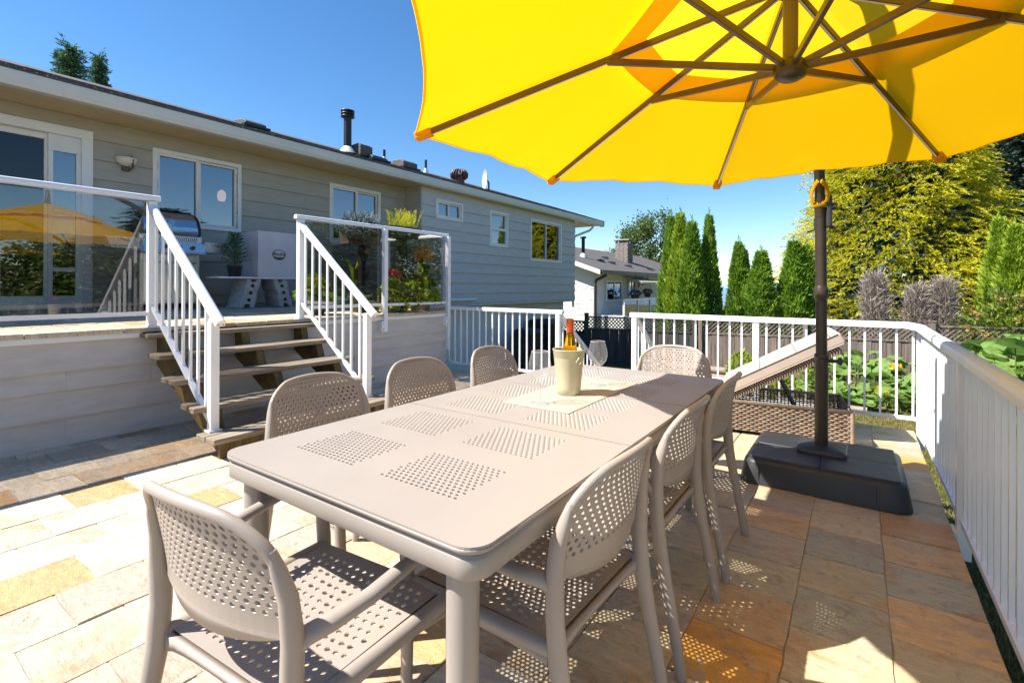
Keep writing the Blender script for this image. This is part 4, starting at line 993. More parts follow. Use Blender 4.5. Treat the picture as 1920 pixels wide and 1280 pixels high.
# square foot plate and ballast box
def rounded_rect(x0,x1,y0,y1,r,z,n=6):
    pts = []
    for (cx,cy,a0) in ((x0+r,y0+r,math.pi),(x1-r,y0+r,1.5*math.pi),(x1-r,y1-r,0),(x0+r,y1-r,.5*math.pi)):
        for k in range(n+1): t = a0+math.pi/2*k/n; pts.append((cx+r*math.cos(t), cy+r*math.sin(t), z))
    return pts
def loft(mb, loops):
    n = len(loops[0]); vs = [p for l in loops for p in l]
    mb.add(vs, [(i*n+k, i*n+(k+1)%n, (i+1)*n+(k+1)%n, (i+1)*n+k) for i in range(len(loops)-1) for k in range(n)], True)
    mb.add(loops[-1], [tuple(range(n))]); mb.add(loops[0], [tuple(range(n))[::-1]]); return mb
ub = thing('umbrella_base', 'heavy black plastic ballast base under the umbrella post', 'umbrella base', (-.185,3.88,0))
X0,X1,Y0,Y1 = -.635,.262,3.49,4.28
loft(MB(), [rounded_rect(X0,X1,Y0,Y1,.09,.001), rounded_rect(X0+.004,X1-.004,Y0+.004,Y1-.004,.09,.03), rounded_rect(X0+.022,X1-.022,Y0+.022,Y1-.022,.085,.128), rounded_rect(X0+.032,X1-.032,Y0+.032,Y1-.032,.08,.148), rounded_rect(X0+.055,X1-.055,Y0+.055,Y1-.055,.07,.155)]).build('shell', 'black_plastic', ub)
xm, ym = -.19, 3.88
for (a,b,c,d_) in ((X0+.058,xm-.0015,Y0+.058,ym-.0015),(xm+.0015,X1-.058,Y0+.058,ym-.0015),(X0+.058,xm-.0015,ym+.0015,Y1-.058),(xm+.0015,X1-.058,ym+.0015,Y1-.058)):
    loft(MB(), [rounded_rect(a,b,c,d_,.012,.150,2), rounded_rect(a,b,c,d_,.012,.162,2), rounded_rect(a+.003,b-.003,c+.003,d_-.003,.012,.165,2)]).build('lid', 'black_plastic', ub)
for x in (X0+.12, X1-.17): MB().box(x,x+.002,Y0+.004,Y0+.014,.02,.115).build('seam', 'black_metal', ub)
fp = MB(); l0 = rounded_rect(-.335,-.05,3.80,4.09,.03,.166); loft(fp, [l0, rounded_rect(-.335,-.05,3.80,4.09,.03,.186), rounded_rect(-.325,-.06,3.81,4.08,.03,.193), rounded_rect(-.25,-.14,3.90,4.0,.045,.205)])
fp.build('foot_plate', 'black_plastic', um)

# ================================================================== RATTAN LOUNGER
LA = R(8.5); LO = Vector((-.03,4.74,0))             # front right corner at ground
lg = thing('rattan_lounger', 'woven rattan sun lounger with raised back and beige cushion', 'sun lounger', LO, None, LA)
LL, LW, LH = 2.05, .68, .275                        # runs to local -x, depth +y
def weave_wall(p0, p1, z0, z1, name, inner=False):
    """horizontal strands weaving in and out of upright stakes"""
    p0 = Vector(p0); p1 = Vector(p1); L = (p1-p0).length; d_ = (p1-p0)/L; nrm = d_.cross(Vector((0,0,1)))
    n = max(2, int(L/.030)); mb = MB(); nz = int((z1-z0)/.0165)
    for j in range(nz):
        z = z0+(j+.5)*(z1-z0)/nz; path = []
        for i in range(2*n+1):
            s = L*i/(2*n); a = math.sin(math.pi*i/2 + (math.pi if (j//1) % 2 else 0)) if i % 2 else 0
            path.append(p0+d_*s + nrm*(.0065*a) + Vector((0,0,z+.0012*math.sin(i*1.7+j))))
        mb.tube(path, .0068, 4, False, 1.0)
    w_ = mb.build(name, 'rattan', lg, local=True)
    st_ = MB()
    for i in range(n): q = p0+d_*(L*(i+.5)/n); st_.tube([q+Vector((0,0,z0)), q+Vector((0,0,z1))], .0045, 4)
    st_.build('stakes', 'rattan_dark', w_, local=True); w_['kind'] = 'stuff'; return w_
weave_wall((-LL,0,0),(0,0,0),.03,LH,'front_weave'); weave_wall((0,0,0),(0,LW,0),.03,LH,'end_weave'); weave_wall((0,LW,0),(-LL,LW,0),.03,LH,'rear_weave'); weave_wall((-LL,LW,0),(-LL,0,0),.03,LH,'end_weave')
def bandtube(path, r_, name, mat='rattan'): return MB().tube(path, r_, 8).build(name, mat, lg, local=True)
bandtube([(-LL,0,LH),(0,0,LH),(0,LW,LH),(-LL,LW,LH),(-LL,0,LH)], .016, 'top_edge')
for p_ in ((0,0),(0,LW),(-LL,0),(-LL,LW)): bandtube([(p_[0],p_[1],.001),(p_[0],p_[1],LH)], .016, 'corner_post')
MB().box(-LL+.01,-.86,.015,LW-.015,LH-.05,LH-.005).build('seat_deck', 'rattan_dark', lg, local=True)
MB().box(-LL+.01,-.01,.015,LW-.015,.03,.05).build('bottom_panel', 'rattan_dark', lg, local=True)
def slab_obj(name, x0, x1, y0, y1, z0, z1, mat, bev, seg=3):
    o = MB().box(x0,x1,y0,y1,z0,z1).build(name, mat, lg, bev, seg, local=True); return o
sc = slab_obj('seat_cushion', -LL+.0,-.86,.0,LW,LH-.002,LH+.085,'white_cushion',.028,4)
BA = R(30); P0 = Vector((-.87,0,LH+.01))
def rot_part(o): o.location = P0; o.rotation_euler = (0,-BA,0); return o
bkp = rot_part(slab_obj('back_panel', 0,.93,.02,LW-.02,-.005,.035,'rattan_dark',.012))
mb = MB()
for i in range(44):
    for yy in (.018, LW-.018): mb.tube([(i*.021,yy,-.012),(i*.021+.012,yy-.004,.016),(i*.021,yy,.042)], .0068, 4)
for j in range(44): mb.tube([(j*.021,.02,-.008),(j*.021,LW-.02,-.008)], .0065, 4)
o = mb.build('back_weave', 'rattan', lg, local=True); rot_part(o); o['kind'] = 'stuff'
bc = rot_part(slab_obj('back_cushion', -.02,.99,.0,LW,.045,.145,'cream_cushion',.022,4))
for x in (.33,.64,.91): o = MB().box(x-.003,x+.003,.004,LW-.004,.142,.1475).build('cushion_seam','clay_brown',bc,local=True)
MB().tube([(.02,-.001,.136),(.97,-.001,.136)], .004, 6).build('piping','clay_brown',bc,local=True)
MB().tube([(.02,-.001,.052),(.97,-.001,.052)], .004, 6).build('piping','cream_cushion',bc,local=True)
for y in (.12,.48):
    q = P0 + Vector((math.cos(BA)*.42, y, math.sin(BA)*.42-.01)); MB().tube([q, (q.x+.20,y,.07)], .011, 8).build('support_leg', 'black_metal', lg, local=True)

# ================================================================== THINGS ON THE DECK
def text_mesh(body, size, name, mat, parent, loc, rot, shear=0.0, ext=.0006):
    cu = bpy.data.curves.new(name, 'FONT'); cu.body = body; cu.size = size; cu.align_x = 'CENTER'; cu.align_y = 'CENTER'; cu.shear = shear; cu.extrude = ext
    o = bpy.data.objects.new(name, cu); COL.objects.link(o); dg = bpy.context.evaluated_depsgraph_get()
    me = bpy.data.meshes.new_from_object(o.evaluated_get(dg)); bpy.data.objects.remove(o); me.materials.append(MATS[mat])
    q = link(name, me, parent); q.location = Vector(loc)-base_of(parent); q.rotation_euler = rot; return q
FACE_X = (R(90),0,R(90))                          # text lying on a plane facing +X
# grill
gz0 = dz(-7.4); gy0, gy1 = 2.40, 3.08; gf = -7.25; GX = -.43; GY = .165
gr = thing('gas_grill', 'stainless steel gas grill with side shelves on the deck', 'grill', (-7.53,2.74,gz0))
cab = MB().box(-7.79,gf-.02,gy0,gy1,gz0+.07,1.66).build('cabinet', 'stainless', gr, .01)
for a, b in ((gy0+.015,2.735),(2.745,gy1-.015)): MB().box(gf-.019,gf-.004,a,b,gz0+.1,1.56).build('door', 'stainless', cab, .004)
MB().tube([(gf,gy0+.06,1.54),(gf+.03,gy0+.08,1.54),(gf+.03,gy1-.08,1.54),(gf,gy1-.06,1.54)], .010, 8).build('door_handle', 'stainless', cab)
for x in (-7.73,-7.33):
    for y in (gy0+.06,gy1-.06): MB().tube([(x,y-.012,gz0+.032),(x,y+.012,gz0+.032)], .03, 14).build('caster', 'black_plastic', gr)
pn = MB().prism([(gf-.02,gy0-.03,1.66),(gf+.075,gy0-.03,1.675),(gf+.045,gy0-.03,1.80),(gf-.02,gy0-.03,1.80)], (0,gy1-gy0+.06,0)).build('control_panel', 'stainless', gr, .004)
for k in range(4): y = gy0+.09+k*.155; MB().tube([(gf+.055,y,1.735),(gf+.092,y,1.742)], [.028,.024], 14).build('knob', 'black_plastic', pn)
MB().tube([(gf+.08,gy0-.03,1.668),(gf+.08,gy1+.03,1.668)], .012, 8).build('panel_rail', 'stainless', pn)
MB().box(-7.77,gf-.01,gy0-.02,gy1+.02,1.80,1.895).build('firebox', 'stainless', gr, .004)
for k in range(26): y = gy0+.03+k*.0235; MB().beam((gf-.006,y,1.815),(gf-.006,y+.018,1.88),.004,.008,(1,0,0)).build('vent_slot', 'black_metal', gr)
prof = [(-7.76,1.90),(-7.27,1.90),(-7.245,1.93),(-7.26,2.01),(-7.31,2.11),(-7.40,2.18),(-7.53,2.215),(-7.67,2.20),(-7.76,2.12)]
lid = MB(); lid.prism([(x,gy0+.028,z) for x,z in prof], (0,gy1-gy0-.056,0)); lid = lid.build('lid', 'stainless', gr, .006)
for (a, w) in ((gy0-.002,.028),(gy1-.026,.028)): MB().prism([(x*1.0+(0.006 if x>-7.43 else 0),a,z+.004) for x,z in prof], (0,w,0)).build('lid_end', 'black_metal', lid, .004)
MB().tube([(-7.23,gy0+.05,1.945),(-7.19,gy0+.07,1.945),(-7.19,gy1-.07,1.945),(-7.23,gy1-.05,1.945)], .013, 10).build('lid_handle', 'stainless', lid)
MB().tube([(-7.285,2.74,2.06),(-7.265,2.74,2.066)], [.045,.04], 20).build('thermometer', 'stainless', lid)
for a, b in ((gy0-.37,gy0-.03),(gy1+.03,gy1+.36)):
    s_ = MB().box(-7.71,gf+.04,a,b,1.70,1.725).build('side_shelf', 'stainless', gr, .005)
    MB().prism([(gf+.041,a,1.70),(gf+.055,a,1.70),(gf+.055,a,1.83),(gf+.041,a,1.83)] if False else [(gf+.041,a+(.06 if a<2.5 else 0),1.69),(gf+.041,b,1.69),(gf+.041,b-(.0 if a<2.5 else .05),1.83),(gf+.041,a,1.83)], (.014,0,0)).build('shelf_front', 'stainless', s_, .003)
text_mesh('Napoleon', .05, 'badge', 'ink_black', gr, (gf+.0565,gy1+.22,1.785), FACE_X, .3)
# bench plank on concrete blocks, covered smoker on top
BZ = dz(-7.2)+.435
bn = MB().box(-7.53,-6.98,3.18,4.62,BZ-.025,BZ).build('bench_plank', 'white_trim', None, .004); tag(bn, 'pale plank laid across two concrete blocks on the deck', 'bench')
def cinder(y, lean, label):
    z0 = dz(-7.2); t_ = thing('concrete_block', label, 'concrete block', (-7.2,y,z0), 'concrete blocks under the plank')
    H, W = 0.41, .20
    # block stood on end; black discs on the front stand for the shaded cores
    mb = MB(); k = lean
    def q(a, h): return (0, a + k*h, h)
    outer = [(-.10,0),(-.045,0),(-.035,.05),(.035,.05),(.045,0),(.10,0),(.10,.155),(.085,.17),(.085,.23),(.10,.245),(.10,.40),(.04,.40),(.03,.36),(-.03,.36),(-.04,.40),(-.10,.40),(-.10,.245),(-.085,.23),(-.085,.17),(-.10,.155)]
    vs = [(-.20, y+a+k*h, z0+h+.004) for a, h in outer]; vs = [(-7.38,v[1],v[2]) for v in vs]
    mb.prism(vs, (.38,0,0)); mb.build('block', 'cinder', t_, .004)
    for h in (.10,.20,.30): MB().tube([(-7.002,y+k*h,z0+h+.01),(-6.997,y+k*h,z0+h+.01)], .026, 14).build('core', 'black_metal', t_)
    return t_
cinder(3.57, .26, 'grey concrete block under the plank, nearer the grill'); cinder(4.16, -.26, 'grey concrete block under the plank, nearer the right railing')
cv = thing('covered_smoker', 'box shaped appliance under a fitted grey cover with round logo', 'appliance cover', (-7.28,4.03,BZ))
bm = bmesh.new(); nx = 10
mb = MB(); X0,X1,Y0,Y1,Z0,Z1 = -7.50,-7.03,3.74,4.32,BZ+.002,BZ+.665
def grid(mb, o, a, b, n, m_, nr, amp=.006):
    o = Vector(o); a = Vector(a); b = Vector(b); nr = Vector(nr); vs = []
    for i in range(n+1):
        for j in range(m_+1):
            f, g_ = i/n, j/m_; e = math.sin(math.pi*f)*math.sin(math.pi*g_)
            vs.append(o+a*f+b*g_+nr*(amp*(math.sin(f*9+g_*4)+math.sin(f*3-g_*11+1))*e))
    mb.add(vs, [(i*(m_+1)+j,(i+1)*(m_+1)+j,(i+1)*(m_+1)+j+1,i*(m_+1)+j+1) for i in range(n) for j in range(m_)], True)
grid(mb,(X1,Y0,Z0),(0,Y1-Y0,0),(0,0,Z1-Z0),12,12,(1,0,0),.003); grid(mb,(X0,Y0,Z0),(X1-X0,0,0),(0,0,Z1-Z0),10,12,(0,-1,0),.009); grid(mb,(X0,Y0,Z1),(X1-X0,0,0),(0,Y1-Y0,0),8,8,(0,0,1),.004)
grid(mb,(X0,Y1,Z0),(0,Y0-Y1,0),(0,0,Z1-Z0),6,6,(-1,0,0)); grid(mb,(X1,Y1,Z0),(X0-X1,0,0),(0,0,Z1-Z0),6,6,(0,1,0))
mb.build('cover', 'cover_fabric', cv)
lc = Vector((X1+.006,4.05,BZ+.335))
ringp = [(lc.x, lc.y+.098*math.cos(2*math.pi*k/28), lc.z+.072*math.sin(2*math.pi*k/28)) for k in range(29)]
MB().tube(ringp, .004, 5).build('logo_ring', 'ink_black', cv)
low = [(lc.x, lc.y+.096*math.cos(math.pi+math.pi*k/12), lc.z+.070*math.sin(math.pi+math.pi*k/12)) for k in range(13)]
low = [p for p in low if p[2] < lc.z-.022]; MB().prism(low, (.001,0,0)).build('logo_band', 'ink_black', cv)
text_mesh('Bradley', .062, 'logo_lettering', 'ink_black', cv, (lc.x+.001,lc.y,lc.z+.008), FACE_X, .3)
text_mesh('SMOKER', .026, 'logo_lettering', 'cover_fabric', cv, (lc.x+.002,lc.y,lc.z-.040), FACE_X)

# ---------------------------------------------------------------- pots and plants
def pot(t_, c, r0, r1, h, mat, name='pot', n=26):
    MB().lathe([(0,.0),(r0,.0),(r1*.98,h*.86),(r1*1.06,h*.87),(r1*1.06,h),(r1*.95,h),(r1*.93,h*.92),(0,h*.90)], c, n).build(name, mat, t_)
def tuft(n, c, rad, h, L, W, spread=.6, upw=1.0, shell=False):
    a = rng.uniform(0,2*math.pi,n); r_ = rad*np.sqrt(rng.uniform(0,1,n)); z = h*rng.uniform(0,1,n)
    P = np.stack([c[0]+r_*np.cos(a), c[1]+r_*np.sin(a), c[2]+z], 1)
    D = np.stack([np.cos(a)*spread*(r_/rad)+rng.normal(0,.35,n), np.sin(a)*spread*(r_/rad)+rng.normal(0,.35,n), upw+rng.normal(0,.35,n)], 1)
    return blades(P, D, L*rng.uniform(.6,1.2,n), W*rng.uniform(.7,1.2,n), .05)
def dome(n, c, rx, ry, rz, L, W):
    v = unit(rng.normal(size=(n,3))); v[:,2] = np.abs(v[:,2]); k = rng.uniform(.6,1.0,(n,1))**.5
    P = np.array(c)+v*k*np.array([rx,ry,rz]); D = v+rng.normal(0,.5,(n,3))+np.array([0,0,.3]); return blades(P, D, L*rng.uniform(.6,1.3,n), W*rng.uniform(.7,1.3,n), .08)
# little spruce by the cover
c = (-7.06,3.43,BZ); t_ = thing('potted_spruce', 'small green spruce in a black nursery pot on the plank', 'potted plant', c)
pot(t_, c, .075,.095,.16,'black_plastic')
P=[];D=[]
for k in range(60):
    z = .15+.42*(k/60)**.9; a = k*2.4; ln = .17*(1-(z-.15)/.5)+.02
    for s in range(12): f = s/12; P.append((c[0]+math.cos(a)*ln*f, c[1]+math.sin(a)*ln*f, c[2]+z+.05*f)); D.append((math.cos(a+random.uniform(-1,1)), math.sin(a+random.uniform(-1,1)), random.uniform(.1,.8)))
quads('foliage', blades(np.array(P),np.array(D),.055,.014), 'spruce_leaf', parent=t_); MB().tube([(c[0],c[1],c[2]+.13),(c[0],c[1],c[2]+.55)],[.010,.003],6).build('trunk','bark',t_)
# planter with silver shrub, hanging on the rail
c = (-5.35,4.22,1.78); t_ = thing('rail_planter', 'dark rail planter with blue grey leafy plants', 'potted plant', c)
MB().prism([(c[0]-.09,c[1]-.27,c[2]),(c[0]+.09,c[1]-.27,c[2]),(c[0]+.12,c[1]-.27,c[2]+.17),(c[0]-.12,c[1]-.27,c[2]+.17)], (0,.50,0)).build('trough','clay_brown',t_,.01)
MB().box(c[0]-.04,c[0]+.04,c[1]-.03,c[1]+.03,dz(c[0]),c[2]).build('stand','black_metal',t_)
quads('foliage', np.concatenate([dome(700,(c[0],c[1]-.02,c[2]+.15),.16,.30,.24,.07,.028), tuft(260,(c[0],c[1],c[2]+.2),.22,.18,.10,.018)]), 'silver_leaf', parent=t_)
# rosemary planter on the rail corner
c = (-5.37,4.93,1.93); t_ = thing('rail_planter', 'dark planter of upright yellow green rosemary on the railing', 'potted plant', c)
loft(MB(), [rounded_rect(c[0]-.12,c[0]+.12,c[1]-.25,c[1]+.25,.08,c[2]), rounded_rect(c[0]-.15,c[0]+.15,c[1]-.29,c[1]+.29,.09,c[2]+.13), rounded_rect(c[0]-.16,c[0]+.16,c[1]-.31,c[1]+.31,.09,c[2]+.135), rounded_rect(c[0]-.16,c[0]+.16,c[1]-.31,c[1]+.31,.09,c[2]+.16)]).build('trough','black_plastic',t_)
MB().box(c[0]-.05,c[0]+.05,c[1]-.06,c[1]+.06,dz(c[0]),c[2]).build('stand','black_metal',t_)
P=[];D=[]
for k in range(46):
    bx_, by_ = c[0]+random.uniform(-.11,.11), c[1]+random.uniform(-.23,.24); hh = random.uniform(.14,.27); lx, ly = random.gauss(0,.05), random.gauss(0,.06)
    for s in range(34): f = s/34; a = random.uniform(0,6.3); P.append((bx_+lx*f,by_+ly*f,c[2]+.15+hh*f)); D.append((math.cos(a)*.7,math.sin(a)*.7,1.0))
quads('foliage', blades(np.array(P),np.array(D),.040,.008), 'rosemary_leaf', parent=t_)
# big pots on the deck corner: canna, leafy annuals
def canna(t_, c, n, hh, mat, W=.10):
    for k in range(n):
        a = k*2.2+random.uniform(-.4,.4); lean = random.uniform(.12,.38); z0_ = hh*random.uniform(.15,.55); L = hh*random.uniform(.45,.65); mb = MB(); vs = []
        for i in range(8):
            f = i/7; r_ = .02+lean*L*f**1.3*1.5; z = c[2]+z0_+L*(f-.35*f**3); w = W*math.sin(math.pi*min(.999,f*.94+.05))**.8
            px, py = c[0]+math.cos(a)*r_, c[1]+math.sin(a)*r_; sx, sy = -math.sin(a), math.cos(a)
            vs += [(px+sx*w*.5,py+sy*w*.5,z+.012),(px,py,z),(px-sx*w*.5,py-sy*w*.5,z+.012)]
        mb.add(vs, [(3*i+j,3*i+j+1,3*i+j+4,3*i+j+3) for i in range(7) for j in range(2)], True); mb.build('leaf', mat, t_)
    MB().tube([(c[0],c[1],c[2]),(c[0],c[1],c[2]+hh*.6)], .012, 6).build('stem', mat, t_)
c = (-5.36,5.30,dz(-5.36)); t_ = thing('potted_canna', 'green canna with orange flower in a grey pot at deck corner', 'potted plant', c)
pot(t_, c, .13,.17,.24,'terracotta'); canna(t_, (c[0]+.03,c[1]+.02,c[2]+.2), 13, .62, 'canna_leaf', .13)
MB().tube([(c[0]+.05,c[1],c[2]+.3),(c[0]+.06,c[1]-.01,c[2]+.80)], .008, 6).build('flower_stem','canna_leaf',t_)
quads('flower', dome(220,(c[0]+.09,c[1]-.01,c[2]+.74),.085,.095,.18,.075,.05), 'flower_orange', parent=t_)
quads('foliage', dome(480,(c[0]+.07,c[1]-.14,c[2]+.12),.22,.34,.38,.10,.075), 'potted_leaf', parent=t_)
quads('yellow_flower', dome(14,(c[0]+.16,c[1]-.20,c[2]+.2),.04,.05,.05,.07,.06), 'flower_orange', parent=t_)
c = (-5.36,4.72,dz(-5.36)); t_ = thing('potted_annuals', 'low bushy green annuals with one red bloom behind the glass', 'potted plant', c)
pot(t_, c, .12,.16,.15,'terracotta'); quads('foliage', dome(1300,(c[0]+.06,c[1],c[2]+.03),.22,.27,.42,.05,.036), 'potted_leaf', parent=t_)
MB().tube([(c[0]+.10,c[1]-.03,c[2]+.3),(c[0]+.11,c[1]-.04,c[2]+.53)], .005, 6).build('flower_stem','canna_leaf',t_)
quads('flower', dome(70,(c[0]+.11,c[1]-.04,c[2]+.50),.08,.085,.05,.055,.038), 'flower_red', parent=t_)
c = (-5.55,4.36,dz(-5.55)); t_ = thing('potted_canna', 'dark leaved canna in a brown pot behind the glass post', 'potted plant', c)
pot(t_, c, .12,.16,.22,'clay_brown'); canna(t_, (c[0],c[1],c[2]+.18), 9, .75, 'canna_dark', .11); canna(t_, (c[0],c[1]-.1,c[2]+.16), 5, .6, 'canna_leaf', .10)
c = (-5.5,3.62,dz(-5.5)); t_ = thing('potted_geranium', 'low green plant with red flowers seen between the stair balusters', 'potted plant', c)
pot(t_, c, .12,.16,.22,'clay_brown'); quads('foliage', dome(500,(c[0],c[1],c[2]+.18),.2,.2,.3,.06,.045), 'canna_leaf', parent=t_); quads('flower', dome(40,(c[0],c[1]+.06,c[2]+.3),.1,.08,.1,.05,.04), 'flower_red', parent=t_)
# white conduit pipe on the siding below the bump-out, bins by the basement wall
vp = thing('vent_pipe', 'short white pipe on the grey siding above the lower railing', 'vent pipe', (BX+.06,8.4,.92))
MB().tube([(BX+.07,8.25,.945),(BX+.07,8.6,.94),(BX+.07,9.2,.94)], .035, 12).build('pipe','white_paint',vp)
for y in (8.35,9.05): MB().box(BX+.02,BX+.105,y,y+.03,.893,.906).build('strap','gutter_metal',vp)
def bin_(x, y, s, label):
    t_ = thing('wheelie_bin', label, 'bin', (x,y,GZ))
    loft(MB(), [rounded_rect(x-.22*s,x+.22*s,y-.22*s,y+.22*s,.05,GZ+.03), rounded_rect(x-.28*s,x+.28*s,y-.27*s,y+.27*s,.05,GZ+.92*s)]).build('body','black_plastic',t_)
    loft(MB(), [rounded_rect(x-.30*s,x+.30*s,y-.29*s,y+.29*s,.06,GZ+.925*s), rounded_rect(x-.30*s,x+.30*s,y-.29*s,y+.29*s,.06,GZ+.97*s), rounded_rect(x-.2*s,x+.2*s,y-.2*s,y+.2*s,.06,GZ+1.03*s)]).build('lid','black_plastic',t_)
    for k in (-1,1): MB().tube([(x-.2*s,y+k*.2*s,GZ+.09),(x-.2*s,y+k*.25*s,GZ+.09)], .085*s, 14).build('wheel','black_metal',t_)
bin_(-7.2,11.9,1.3,'black wheelie bin by the basement wall, nearer the garden fence'); bin_(-7.15,11.0,1.1,'black wheelie bin by the basement wall, farther from the garden fence')
hr = thing('hose_reel', 'dark garden hose reel against the pale basement wall', 'hose reel', (-7.3,6.9,GZ))
for k in range(5): 
    r_ = .20+.02*k; MB().tube([(-7.3+.03*k-.06, 6.9+r_*math.cos(2*math.pi*j/20), GZ+1.15+r_*math.sin(2*math.pi*j/20)) for j in range(21)], .016, 6).build('hose','black_metal',hr)
for y in (6.72,7.08): MB().tube([(-7.3,y,GZ),(-7.3,6.9,GZ+1.15)], .018, 6).build('stand_leg','black_metal',hr)

# ================================================================== FENCE
FA, FB = Vector((-6.62,13.42,0)), Vector((6.2,14.85,0)); fd = (FB-FA).normalized(); FLn = (FB-FA).length; fn = Vector((fd.y,-fd.x,0))
def ftop(s): return .37 + .10*s/FLn
def fence_run(s0, s1, label, dark, ztop=None):
    t_ = thing('garden_fence', label, 'fence', FA+fd*((s0+s1)/2)+Vector((0,0,GZ))); mat = 'fence_shaded' if dark else 'fence_wood'
    def P(s, z, off=0): return FA+fd*s+fn*off+Vector((0,0,z))
    s = s0; k = 0
    while s < s1-.02:
        w = min(.138, s1-s); zt = (ztop if ztop is not None else ftop(s))-.36; off = .0 if k % 2 else .010; lean = random.uniform(-.003,.003)
        MB().prism([P(s+.003,GZ,off), P(s+w-.003,GZ,off), P(s+w-.003+lean,zt,off), P(s+.003+lean,zt,off)], -fn*.018).build('board', mat, t_); s += .138; k += 1
    def zt(s): return ztop if ztop is not None else ftop(s)
    for (dz_, h, th) in ((0,.04,.07),(-.345,.05,.06)):
        MB().beam(P(s0,zt(s0)+dz_-.02,-.008), P(s1,zt(s1)+dz_-.02,-.008), th, h).build('rail', mat, t_)
    lt = MB(); sp = .105; h = .29
    s = s0-h
    while s < s1:
        for sg in (1,-1):
            a, b = (s, s+h) if sg > 0 else (s+h, s); a2, b2 = min(max(a,s0),s1), min(max(b,s0),s1)
            if abs(a2-b2) < .02: continue
            za = zt(s0)-.335 + (abs(a2-a)); zb = zt(s0)-.335 + h - abs(b2-b)
            e = (ftop(s)-ftop(s0)) if ztop is None else 0
            lt.beam(P(a2,za+e,-.004+.008*sg), P(b2,zb+e,-.004+.008*sg), .030, .007, fn)
        s += sp
    o = lt.build('lattice', mat, t_); o['kind'] = 'stuff'
    n = max(1, round((s1-s0)/2.35))
    for k in range(n+1):
        s = s0+(s1-s0)*k/n; c = P(s,0,.03); MB().box(c.x-.05,c.x+.05,c.y-.05,c.y+.05,GZ,zt(s)+.075).build('post', mat, t_, .006); MB().box(c.x-.062,c.x+.062,c.y-.062,c.y+.062,zt(s)+.075,zt(s)+.10).build('post_cap', mat, t_)
fence_run(0.0, 3.05, 'shade darkened stretch of lattice topped fence beside the white house', True)
fence_run(3.2, 12.85, 'weathered brown lattice topped board fence behind the garden beds', False)
FA2 = FA; 
gt = thing('garden_gate', 'dark lattice topped gate left of the fence', 'gate', FA+Vector((-.6,.1,GZ)))
for k in range(7): x = FA.x-1.08+k*.142; MB().box(x+.003,x+.139,FA.y+.06,FA.y+.08,GZ+.05,-.12).build('board','fence_shaded',gt)
lt = MB()
for k in range(-3,10):
    for sg in (1,-1):
        a = FA.x-1.08+k*.11; x0_, x1_ = (a, a+.3) if sg > 0 else (a+.3, a); q0, q1 = min(max(x0_,FA.x-1.08),FA.x-.09), min(max(x1_,FA.x-1.08),FA.x-.09)
        if abs(q0-q1) > .02: lt.beam((q0,FA.y+.07+.006*sg,-.10+abs(q0-x0_)),(q1,FA.y+.07+.006*sg,.20-abs(q1-x1_)),.03,.007,(0,1,0))
o = lt.build('lattice','fence_shaded',gt); o['kind'] = 'stuff'
for z in (-.11,.205): MB().box(FA.x-1.1,FA.x-.07,FA.y+.05,FA.y+.09,z-.02,z+.02).build('rail','fence_shaded',gt)
for x in (-1.12,-.08): MB().box(FA.x+x-.04,FA.x+x+.04,FA.y+.03,FA.y+.11,GZ,.23).build('post','fence_shaded',gt)

# ================================================================== NEIGHBOUR'S HOUSE
NX, NY = -10.45, 22.0
nh = thing('neighbour_house', 'white bungalow with grey shingle roof beyond the fence', 'house', (NX-4,NY+6,GZ))
EZ = 1.92
OPN = []
def nwin(u0,u1,v0,v1):
    a = on_x(u0,v0,NX); b = on_x(u1,v1,NX); return (a.y,b.y,b.z,a.z)
wins = [nwin(1134,1164,526,564), nwin(1176,1189,526,557), nwin(1197,1205,527,538)]
MB().box(NX-.2,NX,NY,NY+19,GZ,EZ).build('wall','stucco',nh)
mb = MB().box(NX-9,NX-.2,NY,NY+.2,GZ,EZ+.02); mb.build('wall','white_brick',nh)
mb = MB().prism([(NX,NY+.005,EZ),(NX-9,NY+.005,EZ),(NX-4.5,NY+.005,EZ+1.55)], (0,.19,0)); mb.build('gable','white_brick',nh)
# painted brick courses picked out on the sunlit end wall
k = 0; z = GZ+.02
while z < EZ-.05:
    x = NX-.02-(.11 if k % 2 else 0)
    while x > NX-3.2 and len([1]) :
        if random.random() < .22: MB().box(x-.21,x-.006,NY-.008-random.uniform(0,.012),NY+.002,z,z+.066).build('brick','white_brick',nh)
        x -= .215
    z += .076; k += 1
for w_ in wins:
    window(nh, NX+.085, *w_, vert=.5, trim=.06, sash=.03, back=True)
SLN = .345; OV = .55
def nr(x): return EZ+.12+(NX+OV-x)*SLN
nroof = MB().prism([(NX+OV,NY-.55,nr(NX+OV)),(NX-4.5,NY-.55,nr(NX-4.5)),(NX-9.6,NY-.55,nr(NX-4.5)-1.75),(NX-9.6,NY-.55,nr(NX-4.5)-1.85),(NX-4.5,NY-.55,nr(NX-4.5)-.1),(NX+OV,NY-.55,nr(NX+OV)-.08)], (0,20.5,0)).build('roof','shingles',nh)
MB().prism([(NX+OV,NY-.58,nr(NX+OV)-.01),(NX-4.5,NY-.58,nr(NX-4.5)-.01),(NX-4.5,NY-.58,nr(NX-4.5)-.24),(NX+OV,NY-.58,nr(NX+OV)-.22)], (0,.03,0)).build('bargeboard','white_trim',nh)
MB().box(NX+OV-.02,NX+OV+.12,NY-.5,NY+19.8,nr(NX+OV)-.20,nr(NX+OV)-.03).build('gutter','downpipe_brown',nh)
MB().box(NX-.0,NX+OV-.02,NY-.3,NY+19.5,EZ-.0,EZ+.03).build('soffit','soffit_paint',nh)
